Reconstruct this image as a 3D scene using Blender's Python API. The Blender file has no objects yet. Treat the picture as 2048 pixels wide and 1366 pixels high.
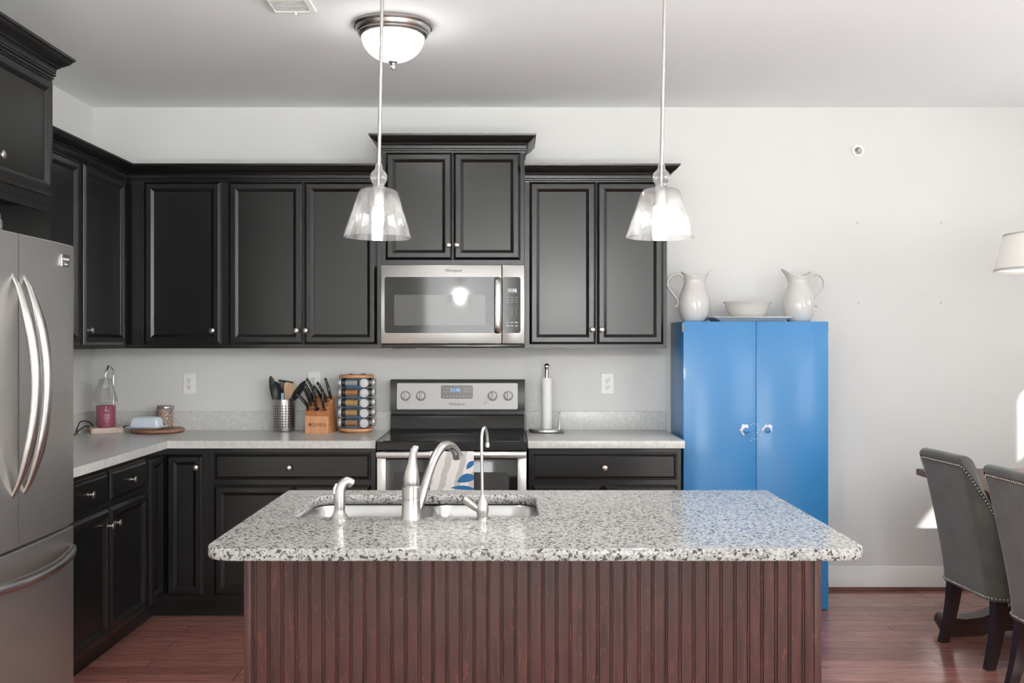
import bpy, bmesh, math, random
from mathutils import Vector, Matrix
random.seed(7)
PI = math.pi
C = bpy.context.scene.collection
SC = bpy.context.scene

# ------------------------------------------------------------------ camera
CAM_H = 1.41
cd = bpy.data.cameras.new('camera'); cam = bpy.data.objects.new('camera', cd); C.objects.link(cam)
cam.location = (0, -5.68, CAM_H); cam.rotation_euler = (PI/2, 0, 0)
cd.sensor_width = 36; cd.lens = 2000/2048*36; cd.shift_x = 6/2048; cd.shift_y = 0
cd.clip_start = 0.05
SC.camera = cam
SC.view_settings.view_transform = 'Standard'; SC.view_settings.look = 'None'
SC.view_settings.gamma = 1; SC.view_settings.use_curve_mapping = False
SC.view_settings.exposure = 1.2
SC.cycles.use_denoising = True
SC.cycles.max_bounces = 10; SC.cycles.diffuse_bounces = 5; SC.cycles.glossy_bounces = 5
SC.cycles.transmission_bounces = 6; SC.cycles.transparent_max_bounces = 12
SC.cycles.sample_clamp_indirect = 6
SC.cycles.caustics_reflective = False; SC.cycles.caustics_refractive = False

# ------------------------------------------------------------------ sky + sun
SKY = 4.6
SUN = 4.5
w = bpy.data.worlds.new('sky'); SC.world = w; w.use_nodes = True
bg = w.node_tree.nodes['Background']; bg.inputs[1].default_value = SKY
_tc = w.node_tree.nodes.new('ShaderNodeTexCoord'); _sx = w.node_tree.nodes.new('ShaderNodeSeparateXYZ'); _rp = w.node_tree.nodes.new('ShaderNodeValToRGB')
w.node_tree.links.new(_tc.outputs['Generated'], _sx.inputs[0]); w.node_tree.links.new(_sx.outputs[2], _rp.inputs[0]); w.node_tree.links.new(_rp.outputs[0], bg.inputs[0])
_rp.color_ramp.elements[0].position = 0.0; _rp.color_ramp.elements[0].color = (1.7, 1.7, 1.67, 1)      # added glow below the horizon, brighter than the sky, to lift the ceiling
_rp.color_ramp.elements[1].position = 0.01; _rp.color_ramp.elements[1].color = (0.97, 0.985, 1.0, 1)
sl = bpy.data.lights.new('sun', 'SUN'); so = bpy.data.objects.new('sun', sl); C.objects.link(so)
sl.energy = SUN; sl.angle = math.radians(1.0); sl.color = (1, .97, .92)
so.rotation_euler = Vector((-0.68, 1.0, -0.88)).to_track_quat('-Z', 'Y').to_euler()
so.location = (6, -5, 6)
# right wall windows (y0,y1,z0,z1) and front wall windows (x0,x1,z0,z1)
XR, YF, XL, HC = 3.63, -8.4, -2.366, 2.74
RW = [(-1.26, -0.80, 1.66, 2.20), (-2.30, -1.56, 1.74, 2.20), (-6.9, -3.9, 1.15, 2.6)]
FW = [(-1.15, 0.05, 0.3, 2.55), (0.35, 1.65, 0.3, 2.55)]
def portal(name, loc, rot, sx, sy):
    l = bpy.data.lights.new(name, 'AREA'); l.shape = 'RECTANGLE'; l.size = sx; l.size_y = sy
    o = bpy.data.objects.new(name, l); o.location = loc; o.rotation_euler = rot; C.objects.link(o)
    l.cycles.is_portal = True
for (y0, y1, z0, z1) in RW:
    portal('window_portal', (XR+.13, (y0+y1)/2, (z0+z1)/2), (0, PI/2, 0), z1-z0, y1-y0)
for (x0, x1, z0, z1) in FW:
    portal('window_portal', ((x0+x1)/2, YF-.13, (z0+z1)/2), (PI/2, 0, PI), x1-x0, z1-z0)

# ------------------------------------------------------------------ helpers
class MB:
    def __init__(s): s.v = []; s.f = []; s.m = []; s.mi = 0
    def add(s, vs, fs, M=None):
        b = len(s.v)
        for v in vs:
            p = Vector(v)
            if M is not None: p = M @ p
            s.v.append(p)
        for f in fs:
            s.f.append([b+i for i in f]); s.m.append(s.mi)
        return s
    def bm_add(s, bm, M=None):
        bm.verts.ensure_lookup_table(); bm.verts.index_update()
        s.add([v.co.copy() for v in bm.verts], [[v.index for v in f.verts] for f in bm.faces], M); bm.free(); return s
    def box(s, x0, x1, y0, y1, z0, z1, bev=0, seg=2, M=None):
        bm = bmesh.new(); bmesh.ops.create_cube(bm, size=1)
        for v in bm.verts:
            v.co = Vector(((x0+x1)/2+v.co.x*(x1-x0), (y0+y1)/2+v.co.y*(y1-y0), (z0+z1)/2+v.co.z*(z1-z0)))
        if bev: bmesh.ops.bevel(bm, geom=bm.edges[:], offset=bev, segments=seg, profile=.5, affect='EDGES')
        return s.bm_add(bm, M)
    def lathe(s, prof, M=None, n=28, fx=None):
        vs = []; fs = []; k = len(prof)
        for i in range(n):
            a = 2*PI*i/n
            for (r, z) in prof:
                p = (r*math.cos(a), r*math.sin(a), z)
                if fx: p = fx(p, a)
                vs.append(p)
        for i in range(n):
            j = (i+1) % n
            for q in range(k-1):
                fs.append([i*k+q, j*k+q, j*k+q+1, i*k+q+1])
        if prof[0][0] > 1e-5: fs.append([i*k for i in range(n)])
        if prof[-1][0] > 1e-5: fs.append([i*k+k-1 for i in range(n)][::-1])
        return s.add(vs, fs, M)
    def ring_lathe(s, prof, M=None, n=28, fx=None):      # closed profile loop
        vs = []; fs = []; k = len(prof)
        for i in range(n):
            a = 2*PI*i/n
            for (r, z) in prof:
                p = (r*math.cos(a), r*math.sin(a), z)
                if fx: p = fx(p, a)
                vs.append(p)
        for i in range(n):
            j = (i+1) % n
            for q in range(k):
                q2 = (q+1) % k
                fs.append([i*k+q, j*k+q, j*k+q2, i*k+q2])
        return s.add(vs, fs, M)
    def tube(s, pts, rad, n=12, M=None, squash=None, up=None):
        pts = [Vector(p) for p in pts]; k = len(pts)
        if not isinstance(rad, (list, tuple)): rad = [rad]*k
        vs = []; fs = []; ref = Vector(up) if up else None
        for i, p in enumerate(pts):
            t = (pts[min(i+1, k-1)]-pts[max(i-1, 0)]).normalized()
            if ref is None:
                ref = Vector((0, 0, 1)) if abs(t.z) < .9 else Vector((1, 0, 0))
            a = (ref - t*ref.dot(t)).normalized(); b = t.cross(a)
            if not up: ref = a
            sq = squash if squash else (1, 1)
            for j in range(n):
                th = 2*PI*j/n
                vs.append(p + a*math.cos(th)*rad[i]*sq[0] + b*math.sin(th)*rad[i]*sq[1])
        for i in range(k-1):
            for j in range(n):
                j2 = (j+1) % n
                fs.append([i*n+j, i*n+j2, (i+1)*n+j2, (i+1)*n+j])
        fs.append(list(range(n))[::-1]); fs.append([(k-1)*n+j for j in range(n)])
        return s.add(vs, fs, M)
    def sphere(s, c, r, n=16, M=None, sc=(1, 1, 1)):
        bm = bmesh.new(); bmesh.ops.create_uvsphere(bm, u_segments=n, v_segments=max(6, n//2), radius=r)
        for v in bm.verts: v.co = Vector((c[0]+v.co.x*sc[0], c[1]+v.co.y*sc[1], c[2]+v.co.z*sc[2]))
        return s.bm_add(bm, M)
    def prism(s, poly, fn, d0, d1):      # poly (a,b); fn(a,b,d)->xyz
        n = len(poly)
        vs = [fn(a, b, d0) for a, b in poly]+[fn(a, b, d1) for a, b in poly]
        fs = [list(range(n))[::-1], list(range(n, 2*n))]+[[i, (i+1) % n, n+(i+1) % n, n+i] for i in range(n)]
        return s.add(vs, fs)
    def loft(s, rings, cap0=True, cap1=True, M=None):
        n = len(rings[0]); vs = [p for r in rings for p in r]; fs = []
        for i in range(len(rings)-1):
            for j in range(n):
                j2 = (j+1) % n
                fs.append([i*n+j, i*n+j2, (i+1)*n+j2, (i+1)*n+j])
        if cap0: fs.append(list(range(n))[::-1])
        if cap1: fs.append([(len(rings)-1)*n+j for j in range(n)])
        return s.add(vs, fs, M)
    def grid(s, rows, M=None):
        n = len(rows[0]); vs = [p for r in rows for p in r]; fs = []
        for i in range(len(rows)-1):
            for j in range(n-1):
                fs.append([i*n+j, i*n+j+1, (i+1)*n+j+1, (i+1)*n+j])
        return s.add(vs, fs, M)
    def mesh_add(s, me, M=None):
        s.add([v.co.copy() for v in me.vertices], [list(p.vertices) for p in me.polygons], M); return s
    def mesh(s, name, mats, off=(0, 0, 0), sharp=35):
        me = bpy.data.meshes.new(name); o = Vector(off)
        me.from_pydata([v-o for v in s.v], [], s.f)
        for m in mats: me.materials.append(m)
        me.polygons.foreach_set('material_index', s.m)
        bm = bmesh.new(); bm.from_mesh(me); bmesh.ops.recalc_face_normals(bm, faces=bm.faces[:]); bm.to_mesh(me); bm.free()
        me.polygons.foreach_set('use_smooth', [True]*len(me.polygons))
        try: me.set_sharp_from_angle(angle=math.radians(sharp))
        except Exception: pass
        me.update(); return me

OFF = {}
def thing(name, label, cat, loc=(0, 0, 0), rz=0, group=None):
    o = bpy.data.objects.new(name, None); o.empty_display_size = .1; C.objects.link(o)
    o.location = loc; o.rotation_euler = (0, 0, rz)
    o['label'] = label; o['category'] = cat
    if group: o['group'] = group
    OFF[o.name] = Vector(loc); return o
def part(name, mb, m, parent, world=True, label=None, sharp=35):
    ms = m if isinstance(m, list) else [m]
    off = OFF.get(parent.name, Vector((0, 0, 0))) if world else Vector((0, 0, 0))
    o = bpy.data.objects.new(name, mb.mesh(name, ms, off, sharp)); C.objects.link(o); o.parent = parent
    OFF[o.name] = OFF.get(parent.name, Vector((0, 0, 0)))
    if label: o['label'] = label
    return o
def solo(name, mb, m, label, cat, loc=(0, 0, 0), group=None, sharp=35):
    ms = m if isinstance(m, list) else [m]
    o = bpy.data.objects.new(name, mb.mesh(name, ms, loc, sharp)); C.objects.link(o); o.location = loc
    o['label'] = label; o['category'] = cat
    if group: o['group'] = group
    return o
def struct(name, mb, m, parent=None):
    ms = m if isinstance(m, list) else [m]
    o = bpy.data.objects.new(name, mb.mesh(name, ms)); C.objects.link(o)
    if parent: o.parent = parent
    else: o['kind'] = 'structure'
    return o
def dup(root, loc, rz=None, label=None):
    r = root.copy(); C.objects.link(r); r.location = loc
    if rz is not None: r.rotation_euler[2] = rz
    if label: r['label'] = label
    OFF[r.name] = Vector(loc)
    for ch in list(root.children):
        c = ch.copy(); C.objects.link(c); c.parent = r
        for g in list(ch.children):
            d = g.copy(); C.objects.link(d); d.parent = c
    return r
def text_mesh(body, size, extrude=.0005, align='CENTER'):
    cu = bpy.data.curves.new('t', 'FONT'); cu.body = body; cu.size = size; cu.extrude = extrude
    cu.align_x = align; cu.align_y = 'CENTER'; cu.resolution_u = 3
    ob = bpy.data.objects.new('t', cu); C.objects.link(ob)
    dg = bpy.context.evaluated_depsgraph_get(); me = bpy.data.meshes.new_from_object(ob.evaluated_get(dg))
    bpy.data.objects.remove(ob); return me
def T(x, y, z): return Matrix.Translation((x, y, z))
RB = Matrix.Rotation(PI/2, 4, 'X')       # local z -> -Y, local y -> up (faces the camera)
RL = Matrix.Rotation(PI/2, 4, 'Z') @ Matrix.Rotation(PI/2, 4, 'X')   # local x -> +Y, y -> up, z -> +X
def rr(x0, x1, y0, y1, r, n=6):
    pts = []
    for cx, cy, a0 in ((x1-r, y1-r, 0), (x0+r, y1-r, PI/2), (x0+r, y0+r, PI), (x1-r, y0+r, 1.5*PI)):
        for i in range(n+1):
            a = a0+PI/2*i/n; pts.append((cx+r*math.cos(a), cy+r*math.sin(a)))
    return pts
def rrbox(mb, x0, x1, y0, y1, z0, z1, r, b=.003, M=None, n=6):
    def ring(i, z): return [(p[0], p[1], z) for p in rr(x0+i, x1-i, y0+i, y1-i, max(r-i, .0005), n)]
    mb.loft([ring(b, z0), ring(0, z0+b), ring(0, z1-b), ring(b, z1)], M=M); return mb
def smoothpath(pts, n=6):
    pts = [Vector(p) for p in pts]; out = []
    for i in range(len(pts)-1):
        p0 = pts[max(i-1, 0)]; p1 = pts[i]; p2 = pts[i+1]; p3 = pts[min(i+2, len(pts)-1)]
        for k in range(n):
            t = k/n
            out.append(.5*((2*p1)+(p2-p0)*t+(2*p0-5*p1+4*p2-p3)*t*t+(3*p1-p0-3*p2+p3)*t**3))
    out.append(pts[-1]); return out
def sweep(mb, path, prof, flip=1):       # path of (x,y); profile (out, z) closed polygon; outward is to the right of travel
    P = [Vector(p) for p in path]; rings = []
    for i, p in enumerate(P):
        d0 = (P[i]-P[i-1]).normalized() if i > 0 else None
        d1 = (P[i+1]-P[i]).normalized() if i < len(P)-1 else None
        n0 = Vector((d0.y, -d0.x)) if d0 else None; n1 = Vector((d1.y, -d1.x)) if d1 else None
        if n0 is None: m = n1
        elif n1 is None: m = n0
        else:
            m = (n0+n1); m = m/(m.dot(n0))
        rings.append([(p.x+m.x*o*flip, p.y+m.y*o*flip, z) for o, z in prof])
    return mb.loft(rings)

# ------------------------------------------------------------------ materials
def srgb(r, g, b):
    f = lambda c: (c/255/12.92) if c/255 <= .04045 else ((c/255+.055)/1.055)**2.4
    return (f(r), f(g), f(b), 1)
def mat(name, col, rough=.5, metal=0, spec=.5, coat=0, coat_r=.1, emit=None, estr=0, aniso=0, sheen=0, var=0, vscale=20, vstretch=(1, 1, 1), bump=0, bscale=200, rvar=0):
    m = bpy.data.materials.new(name); m.use_nodes = True; nt = m.node_tree; b = nt.nodes['Principled BSDF']
    b.inputs['Base Color'].default_value = col; b.inputs['Roughness'].default_value = rough
    b.inputs['Metallic'].default_value = metal; b.inputs['Specular IOR Level'].default_value = spec
    b.inputs['Coat Weight'].default_value = coat; b.inputs['Coat Roughness'].default_value = coat_r
    if aniso: b.inputs['Anisotropic'].default_value = aniso
    if sheen: b.inputs['Sheen Weight'].default_value = sheen
    if emit: b.inputs['Emission Color'].default_value = emit; b.inputs['Emission Strength'].default_value = estr
    if var or bump or rvar:
        tc = nt.nodes.new('ShaderNodeTexCoord'); mp = nt.nodes.new('ShaderNodeMapping'); mp.inputs['Scale'].default_value = vstretch
        nt.links.new(tc.outputs['Object'], mp.inputs[0])
        nz = nt.nodes.new('ShaderNodeTexNoise'); nz.inputs['Scale'].default_value = vscale; nz.inputs['Detail'].default_value = 6
        nt.links.new(mp.outputs[0], nz.inputs['Vector'])
        if var:
            mx = nt.nodes.new('ShaderNodeMix'); mx.data_type = 'RGBA'
            mx.inputs['A'].default_value = [c*(1-var) for c in col[:3]]+[1]; mx.inputs['B'].default_value = [min(1, c*(1+var)) for c in col[:3]]+[1]
            rp = nt.nodes.new('ShaderNodeMapRange'); rp.inputs[1].default_value = .3; rp.inputs[2].default_value = .7
            nt.links.new(nz.outputs[0], rp.inputs[0]); nt.links.new(rp.outputs[0], mx.inputs['Factor']); nt.links.new(mx.outputs['Result'], b.inputs['Base Color'])
        if rvar:
            rp2 = nt.nodes.new('ShaderNodeMapRange'); rp2.inputs[1].default_value = .3; rp2.inputs[2].default_value = .7
            rp2.inputs[3].default_value = rough-rvar; rp2.inputs[4].default_value = rough+rvar
            nt.links.new(nz.outputs[0], rp2.inputs[0]); nt.links.new(rp2.outputs[0], b.inputs['Roughness'])
        if bump:
            n2 = nt.nodes.new('ShaderNodeTexNoise'); n2.inputs['Scale'].default_value = bscale; n2.inputs['Detail'].default_value = 3
            nt.links.new(mp.outputs[0], n2.inputs['Vector'])
            bp = nt.nodes.new('ShaderNodeBump'); bp.inputs['Strength'].default_value = bump; bp.inputs['Distance'].default_value = .002
            nt.links.new(n2.outputs[0], bp.inputs['Height']); nt.links.new(bp.outputs[0], b.inputs['Normal'])
    return m
def thin_glass(name, tint=(1, 1, 1, 1), haze=.06, hcol=(.9, .9, .9, 1), blotch=0, gl=1.0, rough=.02):
    m = bpy.data.materials.new(name); m.use_nodes = True; nt = m.node_tree; nt.nodes.clear()
    out = nt.nodes.new('ShaderNodeOutputMaterial'); tr = nt.nodes.new('ShaderNodeBsdfTransparent'); tr.inputs[0].default_value = tint
    g = nt.nodes.new('ShaderNodeBsdfGlossy'); g.inputs['Roughness'].default_value = rough
    lw = nt.nodes.new('ShaderNodeLayerWeight'); lw.inputs[0].default_value = .25
    mth = nt.nodes.new('ShaderNodeMath'); mth.operation = 'MULTIPLY_ADD'; mth.inputs[1].default_value = .75*gl; mth.inputs[2].default_value = .05*gl
    mx = nt.nodes.new('ShaderNodeMixShader'); nt.links.new(lw.outputs['Facing'], mth.inputs[0]); nt.links.new(mth.outputs[0], mx.inputs[0])
    nt.links.new(tr.outputs[0], mx.inputs[1]); nt.links.new(g.outputs[0], mx.inputs[2])
    df = nt.nodes.new('ShaderNodeBsdfTranslucent'); df.inputs[0].default_value = hcol
    d2 = nt.nodes.new('ShaderNodeBsdfDiffuse'); d2.inputs[0].default_value = hcol
    ms = nt.nodes.new('ShaderNodeMixShader'); nt.links.new(df.outputs[0], ms.inputs[1]); nt.links.new(d2.outputs[0], ms.inputs[2])
    m2 = nt.nodes.new('ShaderNodeMixShader'); m2.inputs[0].default_value = haze
    if blotch:
        tc = nt.nodes.new('ShaderNodeTexCoord'); nz = nt.nodes.new('ShaderNodeTexNoise'); nz.inputs['Scale'].default_value = 22; nz.inputs['Detail'].default_value = 8
        nt.links.new(tc.outputs['Object'], nz.inputs['Vector'])
        rp = nt.nodes.new('ShaderNodeMapRange'); rp.inputs[1].default_value = .4; rp.inputs[2].default_value = .75; rp.inputs[3].default_value = haze; rp.inputs[4].default_value = haze+blotch
        nt.links.new(nz.outputs[0], rp.inputs[0]); nt.links.new(rp.outputs[0], m2.inputs[0])
    nt.links.new(mx.outputs[0], m2.inputs[1]); nt.links.new(ms.outputs[0], m2.inputs[2]); nt.links.new(m2.outputs[0], out.inputs[0])
    return m
def ramp(nt, fac, stops, interp='LINEAR'):
    r = nt.nodes.new('ShaderNodeValToRGB'); r.color_ramp.interpolation = interp
    e = r.color_ramp.elements
    while len(e) > 1: e.remove(e[-1])
    e[0].position = stops[0][0]; e[0].color = stops[0][1]
    for p, c in stops[1:]:
        k = e.new(p); k.color = c
    nt.links.new(fac, r.inputs[0]); return r.outputs[0]
def g(v): return (v, v*.985, v*.96, 1)
def granite():
    m = bpy.data.materials.new('speckled_granite'); m.use_nodes = True; nt = m.node_tree; b = nt.nodes['Principled BSDF']
    b.inputs['Roughness'].default_value = .10; b.inputs['Specular IOR Level'].default_value = .18
    tc = nt.nodes.new('ShaderNodeTexCoord')
    nz = nt.nodes.new('ShaderNodeTexNoise'); nz.inputs['Scale'].default_value = 90; nz.inputs['Detail'].default_value = 4
    nt.links.new(tc.outputs['Object'], nz.inputs['Vector'])
    mxv = nt.nodes.new('ShaderNodeMix'); mxv.data_type = 'VECTOR'; mxv.inputs['Factor'].default_value = .012
    nt.links.new(tc.outputs['Object'], mxv.inputs[4]); nt.links.new(nz.outputs['Color'], mxv.inputs[5])
    v1 = nt.nodes.new('ShaderNodeTexVoronoi'); v1.inputs['Scale'].default_value = 215
    v2 = nt.nodes.new('ShaderNodeTexVoronoi'); v2.inputs['Scale'].default_value = 150
    for v in (v1, v2): nt.links.new(mxv.outputs[1], v.inputs['Vector'])
    s1 = nt.nodes.new('ShaderNodeSeparateColor'); nt.links.new(v1.outputs['Color'], s1.inputs[0])
    s2 = nt.nodes.new('ShaderNodeSeparateColor'); nt.links.new(v2.outputs['Color'], s2.inputs[0])
    c1 = ramp(nt, s1.outputs[0], [(0, g(.07)), (.07, g(.20)), (.22, g(.33)), (.48, g(.44)), (.80, g(.38))], 'CONSTANT')
    c2 = ramp(nt, s2.outputs[1], [(0, (0, 0, 0, 1)), (.925, (1, 1, 1, 1))], 'CONSTANT')
    n3 = nt.nodes.new('ShaderNodeTexNoise'); n3.inputs['Scale'].default_value = 260; nt.links.new(tc.outputs['Object'], n3.inputs['Vector'])
    mx = nt.nodes.new('ShaderNodeMix'); mx.data_type = 'RGBA'; mx.blend_type = 'MULTIPLY'; mx.inputs['Factor'].default_value = .45
    nt.links.new(c1, mx.inputs['A']); nt.links.new(ramp(nt, n3.outputs[0], [(.35, g(.55)), (.65, g(1.0))]), mx.inputs['B'])
    m2 = nt.nodes.new('ShaderNodeMix'); m2.data_type = 'RGBA'; nt.links.new(c2, m2.inputs['Factor'])
    nt.links.new(mx.outputs['Result'], m2.inputs['A']); m2.inputs['B'].default_value = (.06, .057, .055, 1)
    nt.links.new(m2.outputs['Result'], b.inputs['Base Color']); return m
def wood(name, a, bcol, rough=.35, scale=6, stretch=(1, 1, .08), coat=0, fleck=None):
    m = bpy.data.materials.new(name); m.use_nodes = True; nt = m.node_tree; b = nt.nodes['Principled BSDF']
    b.inputs['Roughness'].default_value = rough; b.inputs['Specular IOR Level'].default_value = .35; b.inputs['Coat Weight'].default_value = coat; b.inputs['Coat Roughness'].default_value = .15
    tc = nt.nodes.new('ShaderNodeTexCoord'); mp = nt.nodes.new('ShaderNodeMapping'); mp.inputs['Scale'].default_value = stretch
    nt.links.new(tc.outputs['Object'], mp.inputs[0])
    n1 = nt.nodes.new('ShaderNodeTexNoise'); n1.inputs['Scale'].default_value = scale*14; n1.inputs['Detail'].default_value = 8; n1.inputs['Distortion'].default_value = .6
    nt.links.new(mp.outputs[0], n1.inputs['Vector'])
    col = ramp(nt, n1.outputs[0], [(.3, a), (.7, bcol)])
    if fleck:
        mp2 = nt.nodes.new('ShaderNodeMapping'); mp2.inputs['Scale'].default_value = (1, 1, .22); nt.links.new(tc.outputs['Object'], mp2.inputs[0])
        n2 = nt.nodes.new('ShaderNodeTexNoise'); n2.inputs['Scale'].default_value = 45; n2.inputs['Detail'].default_value = 5; n2.inputs['Distortion'].default_value = 2.5
        nt.links.new(mp2.outputs[0], n2.inputs['Vector'])
        fm = ramp(nt, n2.outputs[0], [(.62, (0, 0, 0, 1)), (.66, (1, 1, 1, 1)), (.70, (0, 0, 0, 1))])
        mx = nt.nodes.new('ShaderNodeMix'); mx.data_type = 'RGBA'; nt.links.new(fm, mx.inputs['Factor']); nt.links.new(col, mx.inputs['A']); mx.inputs['B'].default_value = fleck
        col = mx.outputs['Result']
    nt.links.new(col, b.inputs['Base Color']); return m
def floor_mat():
    m = bpy.data.materials.new('cherry_plank_floor'); m.use_nodes = True; nt = m.node_tree; b = nt.nodes['Principled BSDF']
    tc = nt.nodes.new('ShaderNodeTexCoord')
    br = nt.nodes.new('ShaderNodeTexBrick'); br.offset = .37; br.offset_frequency = 3; br.squash = 1
    br.inputs['Scale'].default_value = 1; br.inputs['Brick Width'].default_value = 1.15; br.inputs['Row Height'].default_value = .09
    br.inputs['Mortar Size'].default_value = .0016; br.inputs['Mortar Smooth'].default_value = .3; br.inputs['Bias'].default_value = 0
    br.inputs['Color1'].default_value = srgb(150, 97, 88); br.inputs['Color2'].default_value = srgb(184, 127, 116); br.inputs['Mortar'].default_value = srgb(40, 20, 16)
    nt.links.new(tc.outputs['Object'], br.inputs['Vector'])
    mp = nt.nodes.new('ShaderNodeMapping'); mp.inputs['Scale'].default_value = (.12, 1, 1); nt.links.new(tc.outputs['Object'], mp.inputs[0])
    n1 = nt.nodes.new('ShaderNodeTexNoise'); n1.inputs['Scale'].default_value = 60; n1.inputs['Detail'].default_value = 8; nt.links.new(mp.outputs[0], n1.inputs['Vector'])
    mx = nt.nodes.new('ShaderNodeMix'); mx.data_type = 'RGBA'; mx.blend_type = 'MULTIPLY'; mx.inputs['Factor'].default_value = .8
    nt.links.new(br.outputs['Color'], mx.inputs['A']); nt.links.new(ramp(nt, n1.outputs[0], [(.3, g(.55)), (.7, g(1.15))]), mx.inputs['B'])
    nt.links.new(mx.outputs['Result'], b.inputs['Base Color']); b.inputs['Roughness'].default_value = .22; b.inputs['Coat Weight'].default_value = .3; b.inputs['Coat Roughness'].default_value = .2
    bp = nt.nodes.new('ShaderNodeBump'); bp.inputs['Strength'].default_value = .4; bp.inputs['Distance'].default_value = .001; bp.invert = True
    nt.links.new(br.outputs['Fac'], bp.inputs['Height']); nt.links.new(bp.outputs[0], b.inputs['Normal'])
    return m
M_WALL = mat('wall_paint', srgb(216, 216, 214), .6, spec=.3, bump=.05, bscale=120)
M_CEIL = mat('ceiling_paint', srgb(244, 248, 249), .8, spec=.2)
M_TRIM = mat('white_trim_paint', srgb(232, 231, 228), .35)
M_CAB = mat('black_cabinet_lacquer', (.005, .0048, .0047, 1), .30, spec=.55, bump=.04, bscale=500)
M_GAP = mat('dark_gap', (.004, .004, .004, 1), .8)
M_NICKEL = mat('brushed_nickel', (.52, .505, .49, 1), .28, 1)
M_CHROME = mat('chrome', (.82, .82, .82, 1), .08, 1)
M_STEEL = mat('brushed_stainless', (.66, .645, .625, 1), .40, 1, var=.02, vscale=60, vstretch=(.03, .03, 4), rvar=.015)
M_STEELH = mat('brushed_stainless_horizontal', (.52, .51, .495, 1), .32, 1, var=.02, vscale=60, vstretch=(.05, 1, 4), rvar=.015)
M_SINK = mat('sink_stainless', (.42, .415, .41, 1), .30, 1)
M_LAM = mat('grey_laminate', srgb(206, 206, 203), .26, var=.10, vscale=55, spec=.5)
M_GRAN = granite()
M_ISL = wood('cherry_beadboard', srgb(50, 26, 23), srgb(80, 43, 38), .38, 5, (1, 1, .06), fleck=srgb(104, 58, 50))
M_FLOOR = floor_mat()
M_BLUE = mat('blue_gloss_paint', srgb(52, 130, 190), .34, spec=.5, bump=.08, bscale=90, coat=.15)
M_CHIP = mat('white_chipped_paint', srgb(236, 234, 240), .7)
M_BGLASS = mat('black_glass', (.012, .012, .012, 1), .07, spec=.7)
M_BLACK = mat('black_enamel', (.014, .014, .014, 1), .22, spec=.5)
M_BPLAS = mat('black_plastic', (.02, .02, .021, 1), .42)
M_PORC = mat('white_glazed_porcelain', srgb(208, 206, 202), .12, spec=.5, coat=.3, coat_r=.05)
M_WPLAS = mat('white_plastic', srgb(236, 236, 233), .35)
M_SLOT = mat('dark_slot', (.02, .02, .02, 1), .6)
M_PAPER = mat('paper_towel', srgb(238, 237, 234), .95, bump=.5, bscale=180)
M_FAB = mat('grey_suede', srgb(84, 85, 81), .95, spec=.15, sheen=.35, var=.18, vscale=9, bump=.15, bscale=300)
M_NAIL = mat('antique_nailhead', (.42, .40, .36, 1), .3, 1)
M_LEG = mat('espresso_wood', srgb(42, 24, 21), .35)
M_TABLE = wood('reddish_brown_table_wood', srgb(84, 50, 42), srgb(122, 84, 72), .45, 3, (.15, 1, 1))
M_TBASE = wood('dark_table_base_wood', srgb(52, 33, 28), srgb(84, 60, 52), .4, 3, (.15, 1, 1))
M_SHADE = thin_glass('pendant_glass', haze=.0012, blotch=.006, hcol=(.95, .94, .92, 1), gl=.8)
M_BALL = thin_glass('glass_ball', haze=.12, gl=1.1)
M_CLEAR = thin_glass('clear_glass', haze=.03, gl=1.0)
M_PANE = thin_glass('window_glass', haze=0.0, gl=.5)
M_BULB = mat('lit_bulb', (1, 1, 1, 1), .4, emit=(1, .98, .95, 1), estr=420)
M_CFL = mat('bulb_base_white', srgb(240, 238, 232), .4, emit=(1, .97, .92, 1), estr=0)
M_DOME = mat('frosted_lit_glass', (.9, .9, .9, 1), .3, emit=(1, .985, .96, 1), estr=5)
M_FSHADE = None
# ------------------------------------------------------------------ room shell
m = MB(); m.box(XL-.12, XR+.12, YF-.12, .12, -.1, 0); struct('floor', m, M_FLOOR)
m = MB(); m.box(XL-.12, XR+.12, YF-.12, .12, HC, HC+.1); struct('ceiling', m, M_CEIL)
m = MB(); m.box(XL-.12, XR+.12, 0, .12, 0, HC); struct('wall_back', m, M_WALL)
m = MB(); m.box(XL-.12, XL, YF, 0, 0, HC); struct('wall_left', m, M_WALL)
def wall_with_holes(a0, a1, holes, fn):
    mb = MB(); cuts = sorted(holes); cur = a0
    for (h0, h1, z0, z1) in cuts:
        fn(mb, cur, h0, 0, HC); fn(mb, h0, h1, 0, z0); fn(mb, h0, h1, z1, HC); cur = h1
    fn(mb, cur, a1, 0, HC); return mb
struct('wall_right', wall_with_holes(YF, 0, RW, lambda mb, a, b, z0, z1: mb.box(XR, XR+.12, a, b, z0, z1)), M_WALL)
struct('wall_front', wall_with_holes(XL-.12, XR+.12, FW, lambda mb, a, b, z0, z1: mb.box(a, b, YF-.12, YF, z0, z1)), M_WALL)
def window(n, a0, a1, z0, z1, right):
    f = MB(); t = .045
    def bx(mb, a, b, d0, d1, c, d):
        if right: mb.box(XR+d0, XR+d1, a, b, c, d)
        else: mb.box(a, b, YF-d1, YF-d0, c, d)
    for (a, b, c, d) in ((a0, a0+t, z0, z1), (a1-t, a1, z0, z1), (a0, a1, z0, z0+t), (a0, a1, z1-t, z1), *([(a0, a1, (z0+z1)/2-.02, (z0+z1)/2+.02)] if z1-z0 > 1 else [])):
        bx(f, a, b, .03, .09, c, d)
    w_ = .07
    for (a, b, c, d) in ((a0-w_, a0, z0-w_, z1+w_), (a1, a1+w_, z0-w_, z1+w_), (a0, a1, z1, z1+w_), (a0, a1, z0-w_, z0)):
        bx(f, a, b, -.015, 0, c, d)
    o = struct('window_%d' % n, f, M_TRIM)
    p = MB(); bx(p, a0+t, a1-t, .058, .062, z0+t, z1-t); struct('pane', p, M_PANE, o)
    return o
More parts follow.
